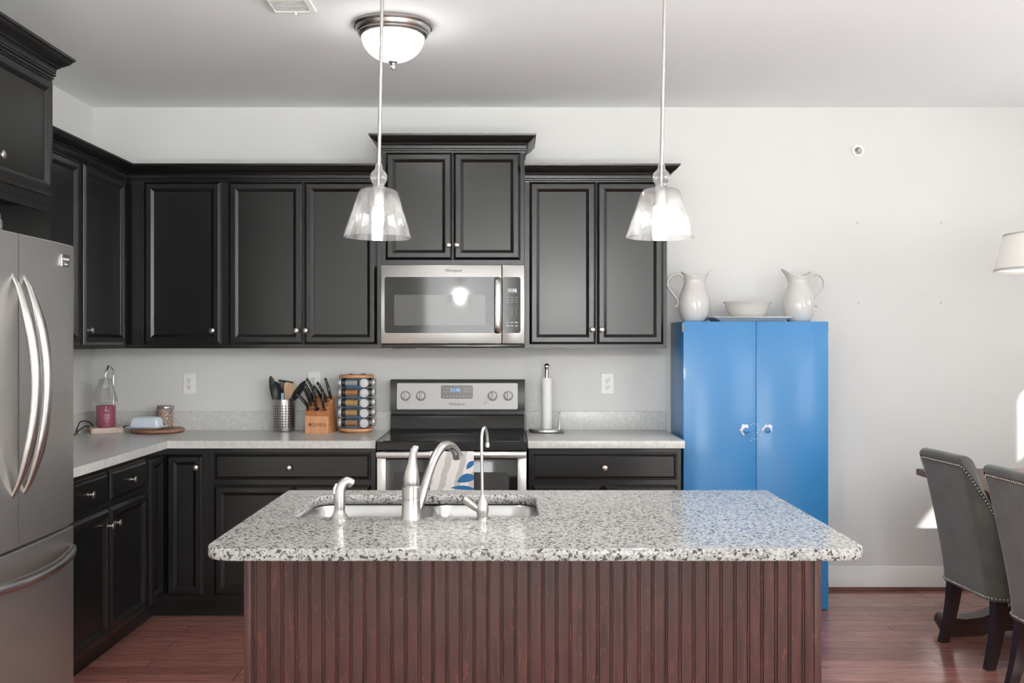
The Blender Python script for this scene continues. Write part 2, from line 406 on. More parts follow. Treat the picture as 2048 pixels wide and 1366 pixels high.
for i, (a0, a1, z0, z1) in enumerate(RW): window(i+1, a0, a1, z0, z1, True)
for i, (a0, a1, z0, z1) in enumerate(FW):
    o = window(i+4, a0, a1, z0, z1, False)
    if i == 0:                                # horizontal blind slats, seen mirrored in the microwave door
        b = MB(); k = 0; zz = z0+.06
        while zz < z1-.05:
            Mx = T((a0+a1)/2, YF-.015, zz) @ Matrix.Rotation(math.radians(28), 4, 'X')
            b.box(-(a1-a0)/2+.05, (a1-a0)/2-.05, -.022, .022, -.0015, .0015, M=Mx); zz += .045
        struct('blind', b, M_TRIM, o)
# baseboards: profile (out, z)
BBP = [(0, 0.0), (.014, 0.0), (.014, .098), (.011, .104), (.011, .112), (.007, .122), (.005, .132), (0, .134)]
m = MB(); sweep(m, [(.90, 0), (XR, 0)], [(p, z) for p, z in BBP]); bb = struct('baseboard_back', m, M_TRIM)
m = MB(); sweep(m, [(.90, -.014), (XR-.014, -.014)], [(0, 0), (.016, 0), (.014, .010), (.008, .017), (0, .019)]); struct('shoe_moulding', m, M_TABLE, bb)
m = MB(); sweep(m, [(XR, 0), (XR, -1.69)], BBP); struct('baseboard_right', m, M_TRIM)

m = MB(); rrbox(m, -1.9, 3.2, -8.1, -4.5, .0005, .012, .02, .003)  # unseen pale rug, added as a reflector for window light onto the ceiling
solo('bounce_rug', m, mat('cream_bounce', srgb(226, 225, 222), .95), 'large cream rug added unseen behind the camera to bounce daylight up to the ceiling', 'rug', (.6, -6.4, .0005))

# ------------------------------------------------------------------ cabinet builders
DOOR = [(0, 0), (0, .009), (.0025, .0120), (.0135, .020), (.035, .020), (.0355, .0188), (.0375, .0186), (.0515, .0088), (.0525, .0072), (.0535, .0072), (.054, .0080)]
DRAW = [(0, 0), (0, .008), (.004, .010), (.007, .010), (.0085, .013), (.015, .018), (.019, .020)]
def backf(yf): return lambda u, v, w_: (u, yf-w_, v)
def leftf(xf): return lambda u, v, w_: (xf+w_, u, v)
def panel(u0, u1, v0, v1, prof, fn):
    mb = MB(); rings = []
    for (i, h) in prof:
        rings.append([fn(u0+i, v0+i, h), fn(u1-i, v0+i, h), fn(u1-i, v1-i, h), fn(u0+i, v1-i, h)])
    mb.loft(rings); return mb
KNOB = [(.0085, 0), (.0085, .0025), (.0055, .005), (.0045, .010), (.0065, .013), (.0048, .0155), (.0050, .018), (.0115, .0205), (.0148, .0235), (.0150, .026), (.0130, .0285), (.0070, .0305), (0, .031)]
def knob(parent, pos, R, m=None):
    mb = MB(); mb.lathe(KNOB, T(*pos) @ R, 20); part('knob', mb, m or M_NICKEL, parent)
def door(parent, u0, u1, v0, v1, fn, R, kn=None, name='door', prof=DOOR):
    d = part(name, panel(u0, u1, v0, v1, prof, fn), M_CAB, parent, sharp=20)
    if kn: knob(d, fn(kn[0], kn[1], .020), R)
    return d
CROWN = [(-.004, .0), (.005, .0), (.006, .006), (.003, .008), (.003, .011), (.010, .013), (.011, .018), (.007, .021), (.010, .024), (.012, .040), (.014, .043), (.020, .045), (.022, .050), (.032, .056), (.046, .066), (.054, .076), (.056, .080), (.062, .082), (.064, .092), (-.004, .092)]
def crown(z): return [(p, z+h) for p, h in CROWN]

XC = XL+.305        # face of left wall cabinets
YC = -.305          # face of back wall cabinets
ZB, ZT = 1.373, 2.288
G = 'black wall cabinets'
# left run
t = thing('wall_cabinet', 'black two-door wall cabinet on left wall next to the fridge panel', 'cabinet', (XL, -1.36, ZB), group=G)
m = MB(); m.box(XL, XC, -1.823, -.888, ZB, ZT); part('cabinet_body', m, M_CAB, t)
door(t, -1.335, -.910, ZB+.020, ZT-.022, leftf(XC), RL); door(t, -1.80, -1.34, ZB+.020, ZT-.022, leftf(XC), RL, (-1.365, ZB+.075))
t = thing('wall_cabinet', 'narrow black wall cabinet on left wall at the room corner, single knob door', 'cabinet', (XL, -.45, ZB), group=G)
m = MB(); m.box(XL, XC, -.886, -.002, ZB, ZT); part('cabinet_body', m, M_CAB, t)
door(t, -.862, -.345, ZB+.020, ZT-.022, leftf(XC), RL, (-.835, ZB+.092))
# back run
t = thing('wall_cabinet', 'black single-door wall cabinet on back wall beside the room corner', 'cabinet', (-1.75, 0, ZB), group=G)
m = MB(); m.box(-1.981, -1.5235, YC, 0, ZB, ZT); part('cabinet_body', m, M_CAB, t)
m = MB(); m.box(XC+.001, -1.982, YC, YC+.02, ZB, ZT); part('filler_strip', m, M_CAB, t)
door(t, -1.957, -1.546, ZB+.022, ZT-.022, backf(YC), RB, (-1.585, ZB+.095))
t = thing('wall_cabinet', 'black two-door wall cabinet left of the microwave', 'cabinet', (-1.1, 0, ZB), group=G)
m = MB(); m.box(-1.5225, -.6845, YC, 0, ZB, ZT); part('cabinet_body', m, M_CAB, t)
door(t, -1.504, -1.1045, ZB+.022, ZT-.022, backf(YC), RB, (-1.137, ZB+.095)); door(t, -1.0985, -.708, ZB+.022, ZT-.022, backf(YC), RB, (-1.0885+.001, ZB+.095))
m = MB(); sweep(m, [(XC, -1.823), (XC, YC), (-.686, YC)], crown(2.264), 1)
solo('crown_moulding', m, M_CAB, 'long black crown moulding turning the corner over the left and back cabinets', 'moulding', (XL, -.3, 2.264))
# tall one over microwave
t = thing('wall_cabinet', 'short raised black cabinet with two doors directly above the microwave', 'cabinet', (-.3, 0, 1.83), group=G)
m = MB(); m.box(-.6835, .082, YC, 0, 1.822, 2.440); part('cabinet_body', m, M_CAB, t)
door(t, -.662, -.305, 1.848, 2.424, backf(YC), RB, (-.323, 1.925)); door(t, -.298, .061, 1.848, 2.424, backf(YC), RB, (-.279, 1.925))
m = MB(); sweep(m, [(-.6835, -.002), (-.6835, YC), (.082, YC), (.082, -.002)], crown(2.424), 1); part('crown_moulding', m, M_CAB, t)
t = thing('wall_cabinet', 'black two-door wall cabinet right of the microwave, above the paper towels', 'cabinet', (.47, 0, ZB), group=G)
m = MB(); m.box(.084, .849, YC, 0, ZB, ZT); part('cabinet_body', m, M_CAB, t)
door(t, .110, .4665, ZB+.022, ZT-.022, backf(YC), RB, (.446, ZB+.100)); door(t, .4715, .828, ZB+.022, ZT-.022, backf(YC), RB, (.495, ZB+.100))
m = MB(); sweep(m, [(.084, YC), (.849, YC), (.849, -.002)], crown(2.264), 1); part('crown_moulding', m, M_CAB, t)
# above the fridge
XF = XL+.605
t = thing('fridge_cabinet', 'deep black cabinet over the refrigerator with crown and side panel', 'cabinet', (XL, -2.3, 1.78))
m = MB(); m.box(XL, XF, -2.785, -1.846, 1.932, 2.436); part('cabinet_body', m, M_CAB, t)
m = MB(); m.box(XL, XF, -1.845, -1.825, 0, 2.436); part('side_panel', m, M_CAB, t)
m = MB(); m.box(XF-.02, XF, -2.785, -1.846, 1.905, 1.931); part('bottom_rail', m, M_CAB, t)
door(t, -2.308, -1.852, 1.965, 2.408, leftf(XF), RL, (-2.283, 2.045)); door(t, -2.78, -2.314, 1.965, 2.408, leftf(XF), RL, (-2.338, 2.045))
m = MB(); sweep(m, [(XF, -2.785), (XF, -1.825), (XL+.002, -1.825)], crown(2.420), 1); part('crown_moulding', m, M_CAB, t)

# ------------------------------------------------------------------ base cabinets
XBF, YBF = XL+.610, -.610
ZC0 = .872
GB = 'black base cabinets'
def toe(t, *b): m = MB(); m.box(*b); part('toe_kick', m, M_CAB, t)
t = thing('base_cabinet', 'black base cabinet next to the refrigerator, two drawers over two doors', 'cabinet', (XL, -1.3, 0), group=GB)
m = MB(); m.box(XL+.03, XBF, -1.823, -.840, .1, ZC0-.001); part('cabinet_body', m, M_CAB, t)
toe(t, XL+.03, XBF-.075, -1.823, -.840, 0, .1)
for (a, b) in ((-1.31, -.883), (-1.775, -1.345)):
    d = part('drawer', panel(a, b, .710, .846, DRAW, leftf(XBF)), M_CAB, t, sharp=20); knob(d, leftf(XBF)((a+b)/2, .778, .020), RL)
door(t, -1.31, -.883, .125, .683, leftf(XBF), RL, (-1.275, .612)); door(t, -1.775, -1.325, .125, .683, leftf(XBF), RL, (-1.355, .612))
t = thing('corner_base_cabinet', 'black corner base cabinet with narrow folding doors meeting at the inner corner', 'cabinet', (XL, 0, 0), group=GB)
m = MB(); m.prism([(XL+.03, -.03), (-1.5185, -.03), (-1.5185, YBF), (XBF, YBF), (XBF, -.8385), (XL+.03, -.8385)], lambda a, b, d: (a, b, d), .1, ZC0-.001); part('cabinet_body', m, M_CAB, t)
m = MB(); m.prism([(XL+.03, -.03), (-1.5185, -.03), (-1.5185, YBF+.075), (XBF-.075, YBF+.075), (XBF-.075, -.8385), (XL+.03, -.8385)], lambda a, b, d: (a, b, d), 0, .1); part('toe_kick', m, M_CAB, t)
door(t, -1.733, -1.546, .125, .838, backf(YBF), RB, (-1.578, .775)); door(t, -.828, -.634, .125, .838, leftf(XBF), RL)
t = thing('base_cabinet', 'wide black base cabinet left of the stove, one drawer over two doors', 'cabinet', (-1.1, 0, 0), group=GB)
m = MB(); m.box(-1.5175, -.676, YBF, -.03, .1, ZC0-.001); part('cabinet_body', m, M_CAB, t); toe(t, -1.5175, -.676, YBF+.075, -.03, 0, .1)
d = part('drawer', panel(-1.492, -.700, .710, .846, DRAW, backf(YBF)), M_CAB, t, sharp=20); knob(d, (-1.108, YBF-.02, .773), RB)
door(t, -1.492, -1.0995, .125, .683, backf(YBF), RB, (-1.135, .612)); door(t, -1.0935, -.700, .125, .683, backf(YBF), RB, (-1.06, .612))
t = thing('base_cabinet', 'black base cabinet right of the stove beside the blue cupboard', 'cabinet', (.48, 0, 0), group=GB)
m = MB(); m.box(.100, .872, YBF, -.03, .1, ZC0-.001); part('cabinet_body', m, M_CAB, t); toe(t, .100, .872, YBF+.075, -.03, 0, .1)
d = part('drawer', panel(.119, .851, .710, .846, DRAW, backf(YBF)), M_CAB, t, sharp=20); knob(d, (.482, YBF-.02, .773), RB)
door(t, .119, .474, .125, .683, backf(YBF), RB, (.44, .612)); door(t, .480, .851, .125, .683, backf(YBF), RB, (.515, .612))

# ------------------------------------------------------------------ worktops
ZC = .910
t = thing('countertop', 'grey laminate L-shaped countertop running from the fridge to the stove', 'countertop', (XL, 0, ZC0))
def lprism(poly, z0, z1): m = MB(); m.prism(poly, lambda a, b, d: (a, b, d), z0, z1); return m
part('worktop', lprism([(XL, 0), (-.672, 0), (-.672, -.648), (XL+.648, -.648), (XL+.648, -1.822), (XL, -1.822)], ZC0, ZC), M_LAM, t)
m = MB(); m.prism([(XL, -.001), (-.672, -.001), (-.672, -.020), (XL+.020, -.020), (XL+.020, -1.822), (XL, -1.822)], lambda a, b, d: (a, b, d), ZC, 1.014); part('backsplash', m, M_LAM, t)
t = thing('countertop', 'short grey laminate countertop between the stove and the blue cupboard', 'countertop', (.49, 0, ZC0))
m = MB(); m.box(.095, .886, -.648, 0, ZC0, ZC, .002); part('worktop', m, M_LAM, t)
m = MB(); m.box(.095, .886, -.020, -.001, ZC, 1.014, .0015); part('backsplash', m, M_LAM, t)

# ------------------------------------------------------------------ refrigerator
FX = XL+.711       # front plane of the doors
FY0, FY1 = -2.765, -1.853
FM = (FY0+FY1)/2
t = thing('refrigerator', 'stainless french-door refrigerator with curved bar handles at the left', 'refrigerator', (XL+.35, FM, 0))
m = MB(); m.box(XL+.03, FX-.085, FY0+.005, FY1-.005, .02, 1.755, .004); part('body', m, mat('grey_fridge_case', (.07, .07, .07, 1), .5), t)
def bowed(y0, y1, z0, z1, c0, c1):
    # front skin bows a little outwards; c0,c1 = bow at y0 and y1
    rows = []; n = 10; mb = MB()
    front = []; 
    for i in range(n+1):
        y = y0+(y1-y0)*i/n; s = (y-FY0)/(FY1-FY0); front.append((FX-.012+.014*math.sin(PI*max(0, min(1, s)))**.5, y))
    poly = [(FX-.08, y0), *[(x, y) for x, y in front], (FX-.08, y1)]
    b = .004
    mb.loft([[(x-(b if x > FX-.07 else 0), y, z0) for x, y in poly], [(x, y, z0+b) for x, y in poly], [(x, y, z1-b) for x, y in poly], [(x-(b if x > FX-.07 else 0), y, z1) for x, y in poly]])
    return mb
def handle_pts(p0, p1, out, n=18):
    pts = []; rad = []
    for i in range(n+1):
        s = i/n; k = math.sin(PI*s)
        pts.append((FX-.004+out*k**.75, p0[0]+(p1[0]-p0[0])*s, p0[1]+(p1[1]-p0[1])*s)); rad.append(.006+.015*min(1, k*1.6))
    return pts, rad
dr = part('door', bowed(FM+.004, FY1, .716, 1.775, 0, 0), M_STEEL, t)
p, r = handle_pts((FM+.040, 1.640), (FM+.040, .885), .085); m = MB(); m.tube(p, r, 12, squash=(.75, 1.0), up=(1, 0, 0)); part('handle', m, M_NICKEL, dr)
m = MB(); m.box(FX-.002, FX+.004, -1.985, -1.922, 1.688, 1.733, .0015); part('badge', m, M_STEELH, dr)
m = MB(); Mb = T(FX+.0045, -1.9535, 1.716) @ RL; m.mesh_add(text_mesh('FRIGIDAIRE', .0105), Mb); m.mesh_add(text_mesh('GALLERY', .007), T(FX+.0045, -1.9535, 1.697) @ RL); part('badge_lettering', m, M_WPLAS, dr)
dl = part('door', bowed(FY0, FM-.004, .716, 1.775, 0, 0), M_STEEL, t)
p, r = handle_pts((FM-.040, 1.640), (FM-.040, .885), .085); m = MB(); m.tube(p, r, 12, squash=(.75, 1.0), up=(1, 0, 0)); part('handle', m, M_NICKEL, dl)
fz = part('freezer_drawer', bowed(FY0, FY1, .060, .706, 0, 0), M_STEEL, t)
pts = []; rad = []
for i in range(25):
    s = i/24; k = math.sin(PI*s); pts.append((FX-.010+.095*k**.6, FY1-.035+(FY0-FY1+.07)*s, .640-.012*k)); rad.append(.008+.011*min(1, k*2))
m = MB(); m.tube(pts, rad, 12); part('handle', m, M_NICKEL, fz)
m = MB(); m.box(FX-.07, FX-.045, FM-.015, FM+.06, 1.7755, 1.785, .002); part('hinge_cover', m, mat('grey_plastic', (.2, .2, .2, 1), .5), t)
m = MB(); m.box(XL+.08, FX-.1, FY0+.01, FY1-.01, 0, .055); part('base_grille', m, M_BPLAS, t)
m = MB(); m.lathe([(.024, 0), (.026, .002), (.027, .035), (.022, .042), (.022, .060), (.020, .060), (.020, .043), (.024, .035), (.0235, .004), (0, .004)], T(FX-.055, FM-.052, 1.7755), 20)
solo('glass_jar', m, M_CLEAR, 'small clear glass object standing on top of the refrigerator', 'jar', (FX-.055, FM-.052, 1.7755))

# ------------------------------------------------------------------ microwave
t = thing('microwave', 'stainless over-the-range microwave under the raised black cabinet', 'microwave', (-.297, 0, 1.376))
MX0, MX1, MZ0, MZ1, MY = -.678, .0775, 1.398, 1.8145, -.400
m = MB(); m.box(MX0+.002, MX1-.002, MY+.03, -.002, MZ0, MZ1, .002); part('body', m, M_BLACK, t)
d = MB(); d.box(MX0, -.0395, MY, MY+.029, MZ0, MZ1, .004); d = part('door', d, M_STEELH, t)
m = MB(); rrbox(m, -.657, -.0415, 1.455, 1.7505, 0, .0015, .012, .0006, M=T(0, MY, 0) @ RB); part('window', m, M_BGLASS, d)
m = MB(); rrbox(m, -.606, -.124, 1.4945, 1.6565, 0, .001, .004, .0004, M=T(0, MY-.0015, 0) @ RB)
part('window_screen', m, mat('microwave_screen', (.10, .10, .098, 1), .05, spec=.7), d)
hp = [(-.0605, MY-.002, 1.744), (-.0605, MY-.022, 1.735), (-.0605, MY-.032, 1.70), (-.0605, MY-.036, 1.603), (-.0605, MY-.032, 1.506), (-.0605, MY-.022, 1.468), (-.0605, MY-.002, 1.459)]
m = MB(); m.tube(smoothpath(hp, 5), .0175, 14, squash=(1, .45), up=(1, 0, 0)); part('handle', m, M_NICKEL, d)
m = MB(); m.mesh_add(text_mesh('Whirlpool', .021), T(-.294, MY-.0008, 1.784) @ RB); part('logo_lettering', m, M_SLOT, d)
cp = MB(); cp.box(-.0365, MX1+.004, MY, MY+.029, MZ0, MZ1, .004); cp = part('control_panel', cp, M_STEELH, t)
m = MB(); rrbox(m, -.0345, .061, 1.455, 1.7505, 0, .0015, .012, .0006, M=T(0, MY, 0) @ RB); part('touch_panel', m, M_BGLASS, cp)
m = MB(); m.box(-.0095, .0425, MY-.0022, MY-.0015, 1.666, 1.692); part('display_window', m, mat('lcd_grey', (.09, .09, .09, 1), .3), cp)
m = MB(); m.mesh_add(text_mesh('11:16', .021), T(.0165, MY-.003, 1.679) @ RB); part('clock_digits', m, mat('lcd_digits', (.7, .7, .7, 1), .5, emit=(.8, .8, .8, 1), estr=.5), cp)
M_PRINT = mat('grey_print', (.45, .45, .44, 1), .5)
m = MB()
for r_ in range(3):
    for c_ in range(3): m.box(-.012+c_*.022, .000+c_*.022, MY-.0021, MY-.0015, 1.642-r_*.013, 1.6445-r_*.013)
part('function_keys', m, M_PRINT, cp); m = MB()
for r_ in range(4):
    for c_, ch in enumerate(('123', '456', '789', '.0.')[r_]): m.mesh_add(text_mesh(ch, .011), T(-.006+c_*.022, MY-.002, 1.591-r_*.0135) @ RB)
part('number_keys', m, M_PRINT, cp); m = MB()
for r_ in range(2):
    for c_ in range(3): m.box(-.014+c_*.022, .002+c_*.022, MY-.0021, MY-.0015, 1.508-r_*.018, 1.514-r_*.018)
part('start_keys', m, M_PRINT, cp)
m = MB(); m.box(MX0+.004, MX1, MY+.012, -.004, 1.376, MZ0-.001, .003); m.box(-.62, -.50, MY+.03, MY+.12, 1.371, 1.376); m.box(-.09, .03, MY+.03, MY+.12, 1.371, 1.376); part('bottom_grille', m, M_BLACK, t)

# ------------------------------------------------------------------ range
t = thing('range', 'stainless and black glass-top electric stove between the counters', 'stove', (-.288, 0, 0))
RX0, RX1 = -.664, .089
m = MB(); m.box(RX0, RX1, -.63, -.02, .02, .861, .003); part('body', m, M_BLACK, t)
M_BURN = mat('burner_grey', (.035, .035, .035, 1), .25)
c = MB(); rrbox(c, RX0-.003, RX1+.003, -.682, -.02, .862, .908, .010, .006); c = part('cooktop', c, M_BLACK, t)
m = MB(); rrbox(m, RX0+.030, RX1-.028, -.655, -.105, .908, .911, .008, .001); part('glass_top', m, M_BGLASS, c)
for bx_, by_, br_ in ((-.47, -.48, .115), (-.11, -.48, .09), (-.47, -.24, .08), (-.11, -.24, .115)):
    m = MB()
    for rr_ in (br_,):
        m.ring_lathe([(rr_-.0012, .9112), (rr_, .9112), (rr_, .9115), (rr_-.0012, .9115)], T(bx_, by_, 0), 36)
    part('burner_ring', m, M_BURN, c)
# riser + backguard
m = MB(); m.prism([(-.02, .908), (-.100, .908), (-.103, .925), (-.098, .935), (-.088, .990), (-.080, 1.000), (-.055, 1.003), (-.055, 1.022), (-.02, 1.022)], lambda a, b, d: (d, a, b), RX0+.004, RX1-.004); part('riser', m, M_BLACK, t)
bg_ = MB(); bg_.prism([(-.02, 1.021), (-.092, 1.021), (-.095, 1.03), (-.079, 1.188), (-.073, 1.196), (-.02, 1.196)], lambda a, b, d: (d, a, b), RX0, RX1); bgp = part('backguard', bg_, mat('charcoal_panel', (.045, .044, .043, 1), .35), t)
tilt = math.atan2(.016, .158)
M_PANEL = mat('silver_panel', (.42, .415, .405, 1), .5, .45)
def BG(x, z): return T(x, -.095+(z-1.03)*(.016/.158)-.0008, z) @ Matrix.Rotation(-tilt, 4, 'X') @ RB
m = MB(); rrbox(m, -.338, .338, -.0735, .0735, 0, .002, .008, .0008, M=BG(-.289, 1.104)); part('control_panel', m, M_PANEL, bgp)
m = MB(); rrbox(m, -.0895, .0895, -.0375, .0375, .002, .0032, .010, .0006, M=BG(-.2915, 1.127)); part('display_panel', m, mat('display_grey', (.085, .08, .077, 1), .25), bgp)
m = MB(); m.box(-.030, .030, -.0145, .0145, .0032, .0038, M=BG(-.3, 1.138)); part('clock_window', m, M_BGLASS, bgp)
m = MB(); m.mesh_add(text_mesh('11:16', .024), BG(-.3, 1.138) @ T(0, 0, .0042)); part('clock_digits', m, mat('blue_led', (.05, .2, 1, 1), .5, emit=(.03, .22, 1, 1), estr=1.6), bgp)
for sgn in (-1, 1):
    m = MB()
    for c_ in range(4): m.box(sgn*(.042+c_*.012)-.003, sgn*(.042+c_*.012)+.003, .018, .0205, .0032, .0036, M=BG(-.2915, 1.127)); m.box(sgn*(.042+c_*.012)-.003, sgn*(.042+c_*.012)+.003, 0, .0025, .0032, .0036, M=BG(-.2915, 1.127))
    part('timer_keys', m, M_PRINT, bgp)
m = MB()
for c_ in range(9): m.box(-.072+c_*.018-.004, -.072+c_*.018+.004, -.026, -.023, .0032, .0036, M=BG(-.2915, 1.127))
part('oven_keys', m, M_PRINT, bgp)
m = MB(); m.mesh_add(text_mesh('Whirlpool', .021), BG(-.292, 1.060) @ T(0, 0, .0024)); part('logo_lettering', m, M_SLOT, bgp)
for kx in (-.577, -.491, -.091, -.004):
    m = MB(); Mk = BG(kx, 1.106)
    m.lathe([(.0275, .002), (.0285, .0045), (.0265, .006), (.0245, .006), (.0225, .008), (.0215, .020), (.0195, .022), (0, .022)], Mk, 28)
    m.box(-.0055, .0055, -.0235, .0235, .020, .034, .003, M=Mk); part('knob', m, M_PANEL, bgp)
for kx in (-.577, -.491, -.091, -.004): m = MB(); m.box(-.002, .002, .040, .043, .002, .0024, M=BG(kx, 1.106)); part('knob_mark', m, M_PRINT, bgp)
for kx in (-.534, -.048): m = MB(); m.lathe([(.0028, .002), (.0028, .003), (0, .003)], BG(kx, 1.057), 12); m.box(-.013, .013, -.011, -.009, .002, .0024, M=BG(kx, 1.057)); part('indicator_light', m, M_PRINT, bgp)
m = MB(); m.lathe([(.0075, .002), (.0075, .0028), (.0055, .0028), (.0055, .002)], BG(-.132, 1.068), 16); m.box(-.02, .02, -.019, -.017, .002, .0024, M=BG(-.132, 1.068))
part('round_emblem', m, M_PRINT, bgp)
# oven door with frame, window and wide flat handle
od = MB()
def fr(x0, x1, z0, z1): od.box(x0, x1, -.672, -.632, z0, z1, .003)
fr(RX0+.002, RX0+.047, .17, .858); fr(RX1-.046, RX1-.002, .17, .858); fr(RX0+.044, RX1-.043, .835, .858); fr(RX0+.044, RX1-.043, .17, .28)
od = part('oven_door', od, M_STEELH, t)
m = MB(); m.box(RX0+.047, RX1-.046, -.668, -.64, .28, .834, .001); part('window', m, M_BGLASS, od)
m = MB(); rrbox(m, -.575, .000, .34, .755, 0, .0012, .01, .0005, M=T(0, -.6682, 0) @ RB); part('window_screen', m, mat('oven_screen', (.05, .05, .05, 1), .35, spec=.5), od)
m = MB(); m.box(RX0+.004, RX1-.004, -.722, -.706, .830, .860, .004); m.box(RX0+.006, RX0+.03, -.708, -.672, .835, .856, .003); m.box(RX1-.03, RX1-.006, -.708, -.672, .835, .856, .003); part('handle', m, M_STEELH, od)
m = MB(); m.box(RX0+.003, RX1-.003, -.665, -.632, .03, .160, .004); part('storage_drawer', m, M_STEELH, t)
# dish towel over the oven handle
def towel_mat():
    m = bpy.data.materials.new('dish_towel_cotton'); m.use_nodes = True; nt = m.node_tree; b = nt.nodes['Principled BSDF']; b.inputs['Roughness'].default_value = .95
    tc = nt.nodes.new('ShaderNodeTexCoord'); sp = nt.nodes.new('ShaderNodeSeparateXYZ'); nt.links.new(tc.outputs['Object'], sp.inputs[0])
    def M2(op, a, b_=None, c=None):
        n = nt.nodes.new('ShaderNodeMath'); n.operation = op
        for i, v in enumerate((a, b_, c)):
            if v is None: continue
            if isinstance(v, (int, float)): n.inputs[i].default_value = v
            else: nt.links.new(v, n.inputs[i])
        return n.outputs[0]
    X, Z = sp.outputs[0], sp.outputs[2]
    def leaf(cx, cz, hl, hw, ang):
        ca, sa = math.cos(ang), math.sin(ang)
        dx = M2('SUBTRACT', X, cx); dz = M2('SUBTRACT', Z, cz)
        u = M2('DIVIDE', M2('ADD', M2('MULTIPLY', dx, ca), M2('MULTIPLY', dz, sa)), hl)
        v = M2('DIVIDE', M2('SUBTRACT', M2('MULTIPLY', dz, ca), M2('MULTIPLY', dx, sa)), hw)
        v2 = M2('SUBTRACT', v, M2('MULTIPLY', M2('SUBTRACT', 1.0, M2('MULTIPLY', u, u)), .45))
        return M2('LESS_THAN', M2('ADD', M2('MULTIPLY', u, u), M2('ABSOLUTE', v2)), 1.0)
    L = None
    for a in ((.100, -.068, .031, .013, .72), (.080, -.140, .052, .021, .22), (.062, -.184, .064, .011, -.06), (.08, -.235, .06, .018, .25)):
        k = leaf(*a); L = k if L is None else M2('MAXIMUM', L, k)
    # loose grey brush strokes
    s = M2('ADD', M2('MULTIPLY', X, 9.0), M2('MULTIPLY', Z, -2.4))
    nz = nt.nodes.new('ShaderNodeTexNoise'); nz.inputs['Scale'].default_value = 14; nt.links.new(tc.outputs['Object'], nz.inputs['Vector'])
    s2 = M2('SINE', M2('MULTIPLY', M2('ADD', s, M2('MULTIPLY', nz.outputs[0], .35)), 9.5))
    st = M2('MULTIPLY', M2('GREATER_THAN', s2, .35), .55)
    mx = nt.nodes.new('ShaderNodeMix'); mx.data_type = 'RGBA'; nt.links.new(st, mx.inputs['Factor']); mx.inputs['A'].default_value = srgb(232, 230, 226); mx.inputs['B'].default_value = srgb(158, 156, 154)
    m2 = nt.nodes.new('ShaderNodeMix'); m2.data_type = 'RGBA'; nt.links.new(L, m2.inputs['Factor']); nt.links.new(mx.outputs['Result'], m2.inputs['A']); m2.inputs['B'].default_value = srgb(52, 112, 165)
    nt.links.new(m2.outputs['Result'], b.inputs['Base Color'])
    ck = nt.nodes.new('ShaderNodeTexChecker'); ck.inputs['Scale'].default_value = 320; nt.links.new(tc.outputs['Object'], ck.inputs['Vector'])
    bp = nt.nodes.new('ShaderNodeBump'); bp.inputs['Strength'].default_value = .35; bp.inputs['Distance'].default_value = .001; nt.links.new(ck.outputs[1], bp.inputs['Height']); nt.links.new(bp.outputs[0], b.inputs['Normal'])
    return m
m = MB(); rows_o = []; rows_i = []
prof = [(-.729, .44)]
for z in (.50, .56, .62, .68, .74, .80, .845): prof.append((-.7275, z))
prof += [(-.7255, .858), (-.720, .8645), (-.712, .8655), (-.705, .862), (-.701, .852), (-.700, .80), (-.699, .74), (-.698, .66), (-.697, .60)]
for off in (0, .0028):
    rows = []
    for i in range(23):
        x = -.392+.217*i/22; row = []
        for k, (y, z) in enumerate(prof):
            wv = .0028*math.sin(x*70)*(max(0, (.86-z))/.42) + .001*math.sin(x*160+z*20)
            yy = y-abs(wv)*1.2 if k < 9 else y+.0
            row.append((x, yy+(off if k < 8 else (-off if k > 11 else 0)), z-(off if 8 <= k <= 11 else 0)))
        rows.append(row)
    if off == 0: A = rows
    else: Bq = rows
m.loft([a+b[::-1] for a, b in zip(A, Bq)])
solo('dish_towel', m, towel_mat(), 'white dish towel with grey strokes and blue leaves hung on the oven handle', 'towel', (-.288, -.7, .865))
# ------------------------------------------------------------------ island
def rr4(x0, x1, y0, y1, rs, n=8, i=0):
    pts = []; x0 += i; x1 -= i; y0 += i; y1 -= i
    for (cx, cy, a0, r) in ((x1, y1, 0, rs[0]), (x0, y1, PI/2, rs[1]), (x0, y0, PI, rs[2]), (x1, y0, 1.5*PI, rs[3])):
        r = max(r-i, .0005); sx = -1 if cx == x1 else 1; sy = -1 if cy == y1 else 1
        for k in range(n+1):
            a = a0+PI/2*k/n; pts.append((cx+sx*r+r*math.cos(a), cy+sy*r+r*math.sin(a)))
    return pts
def slab_hole(mb, outer, hole, z0, z1):
    # outer(i) and hole(i): outlines inset / grown by i
    b = .005
    def R(f, i, z): return [(p[0], p[1], z) for p in f(i)]
    mb.loft([R(outer, b, z0), R(outer, b*.3, z0+b*.3), R(outer, 0, z0+b), R(outer, 0, z1-b), R(outer, b*.3, z1-b*.3), R(outer, b, z1)], False, False)
    mb.loft([R(hole, -.002, z0), R(hole, 0, z0+.002), R(hole, 0, z1-.003), R(hole, -.003, z1)], False, False)
    for z, io, ih in ((z1, b, -.003), (z0, b, -.002)):
        bm = bmesh.new(); E = []
        for loop in (R(outer, io, z), R(hole, ih, z)):
            vs = [bm.verts.new(p) for p in loop]
            E += [bm.edges.new((vs[k], vs[(k+1) % len(vs)])) for k in range(len(vs))]
        bmesh.ops.triangle_fill(bm, edges=E, use_beauty=True); mb.bm_add(bm)
IX0, IX1, IY0, IY1 = -.739, .864, -3.290, -2.340
IZ0, IZ1 = .884, .914
SX0, SX1, SY0, SY1 = -.616, .084, -2.850, -2.449
m = MB(); slab_hole(m, lambda i: rr4(IX0, IX1, IY0, IY1, (.015, .018, .075, .060), 8, i), lambda i: rr4(SX0, SX1, SY0, SY1, (.07, .07, .03, .03), 8, i), IZ0, IZ1)
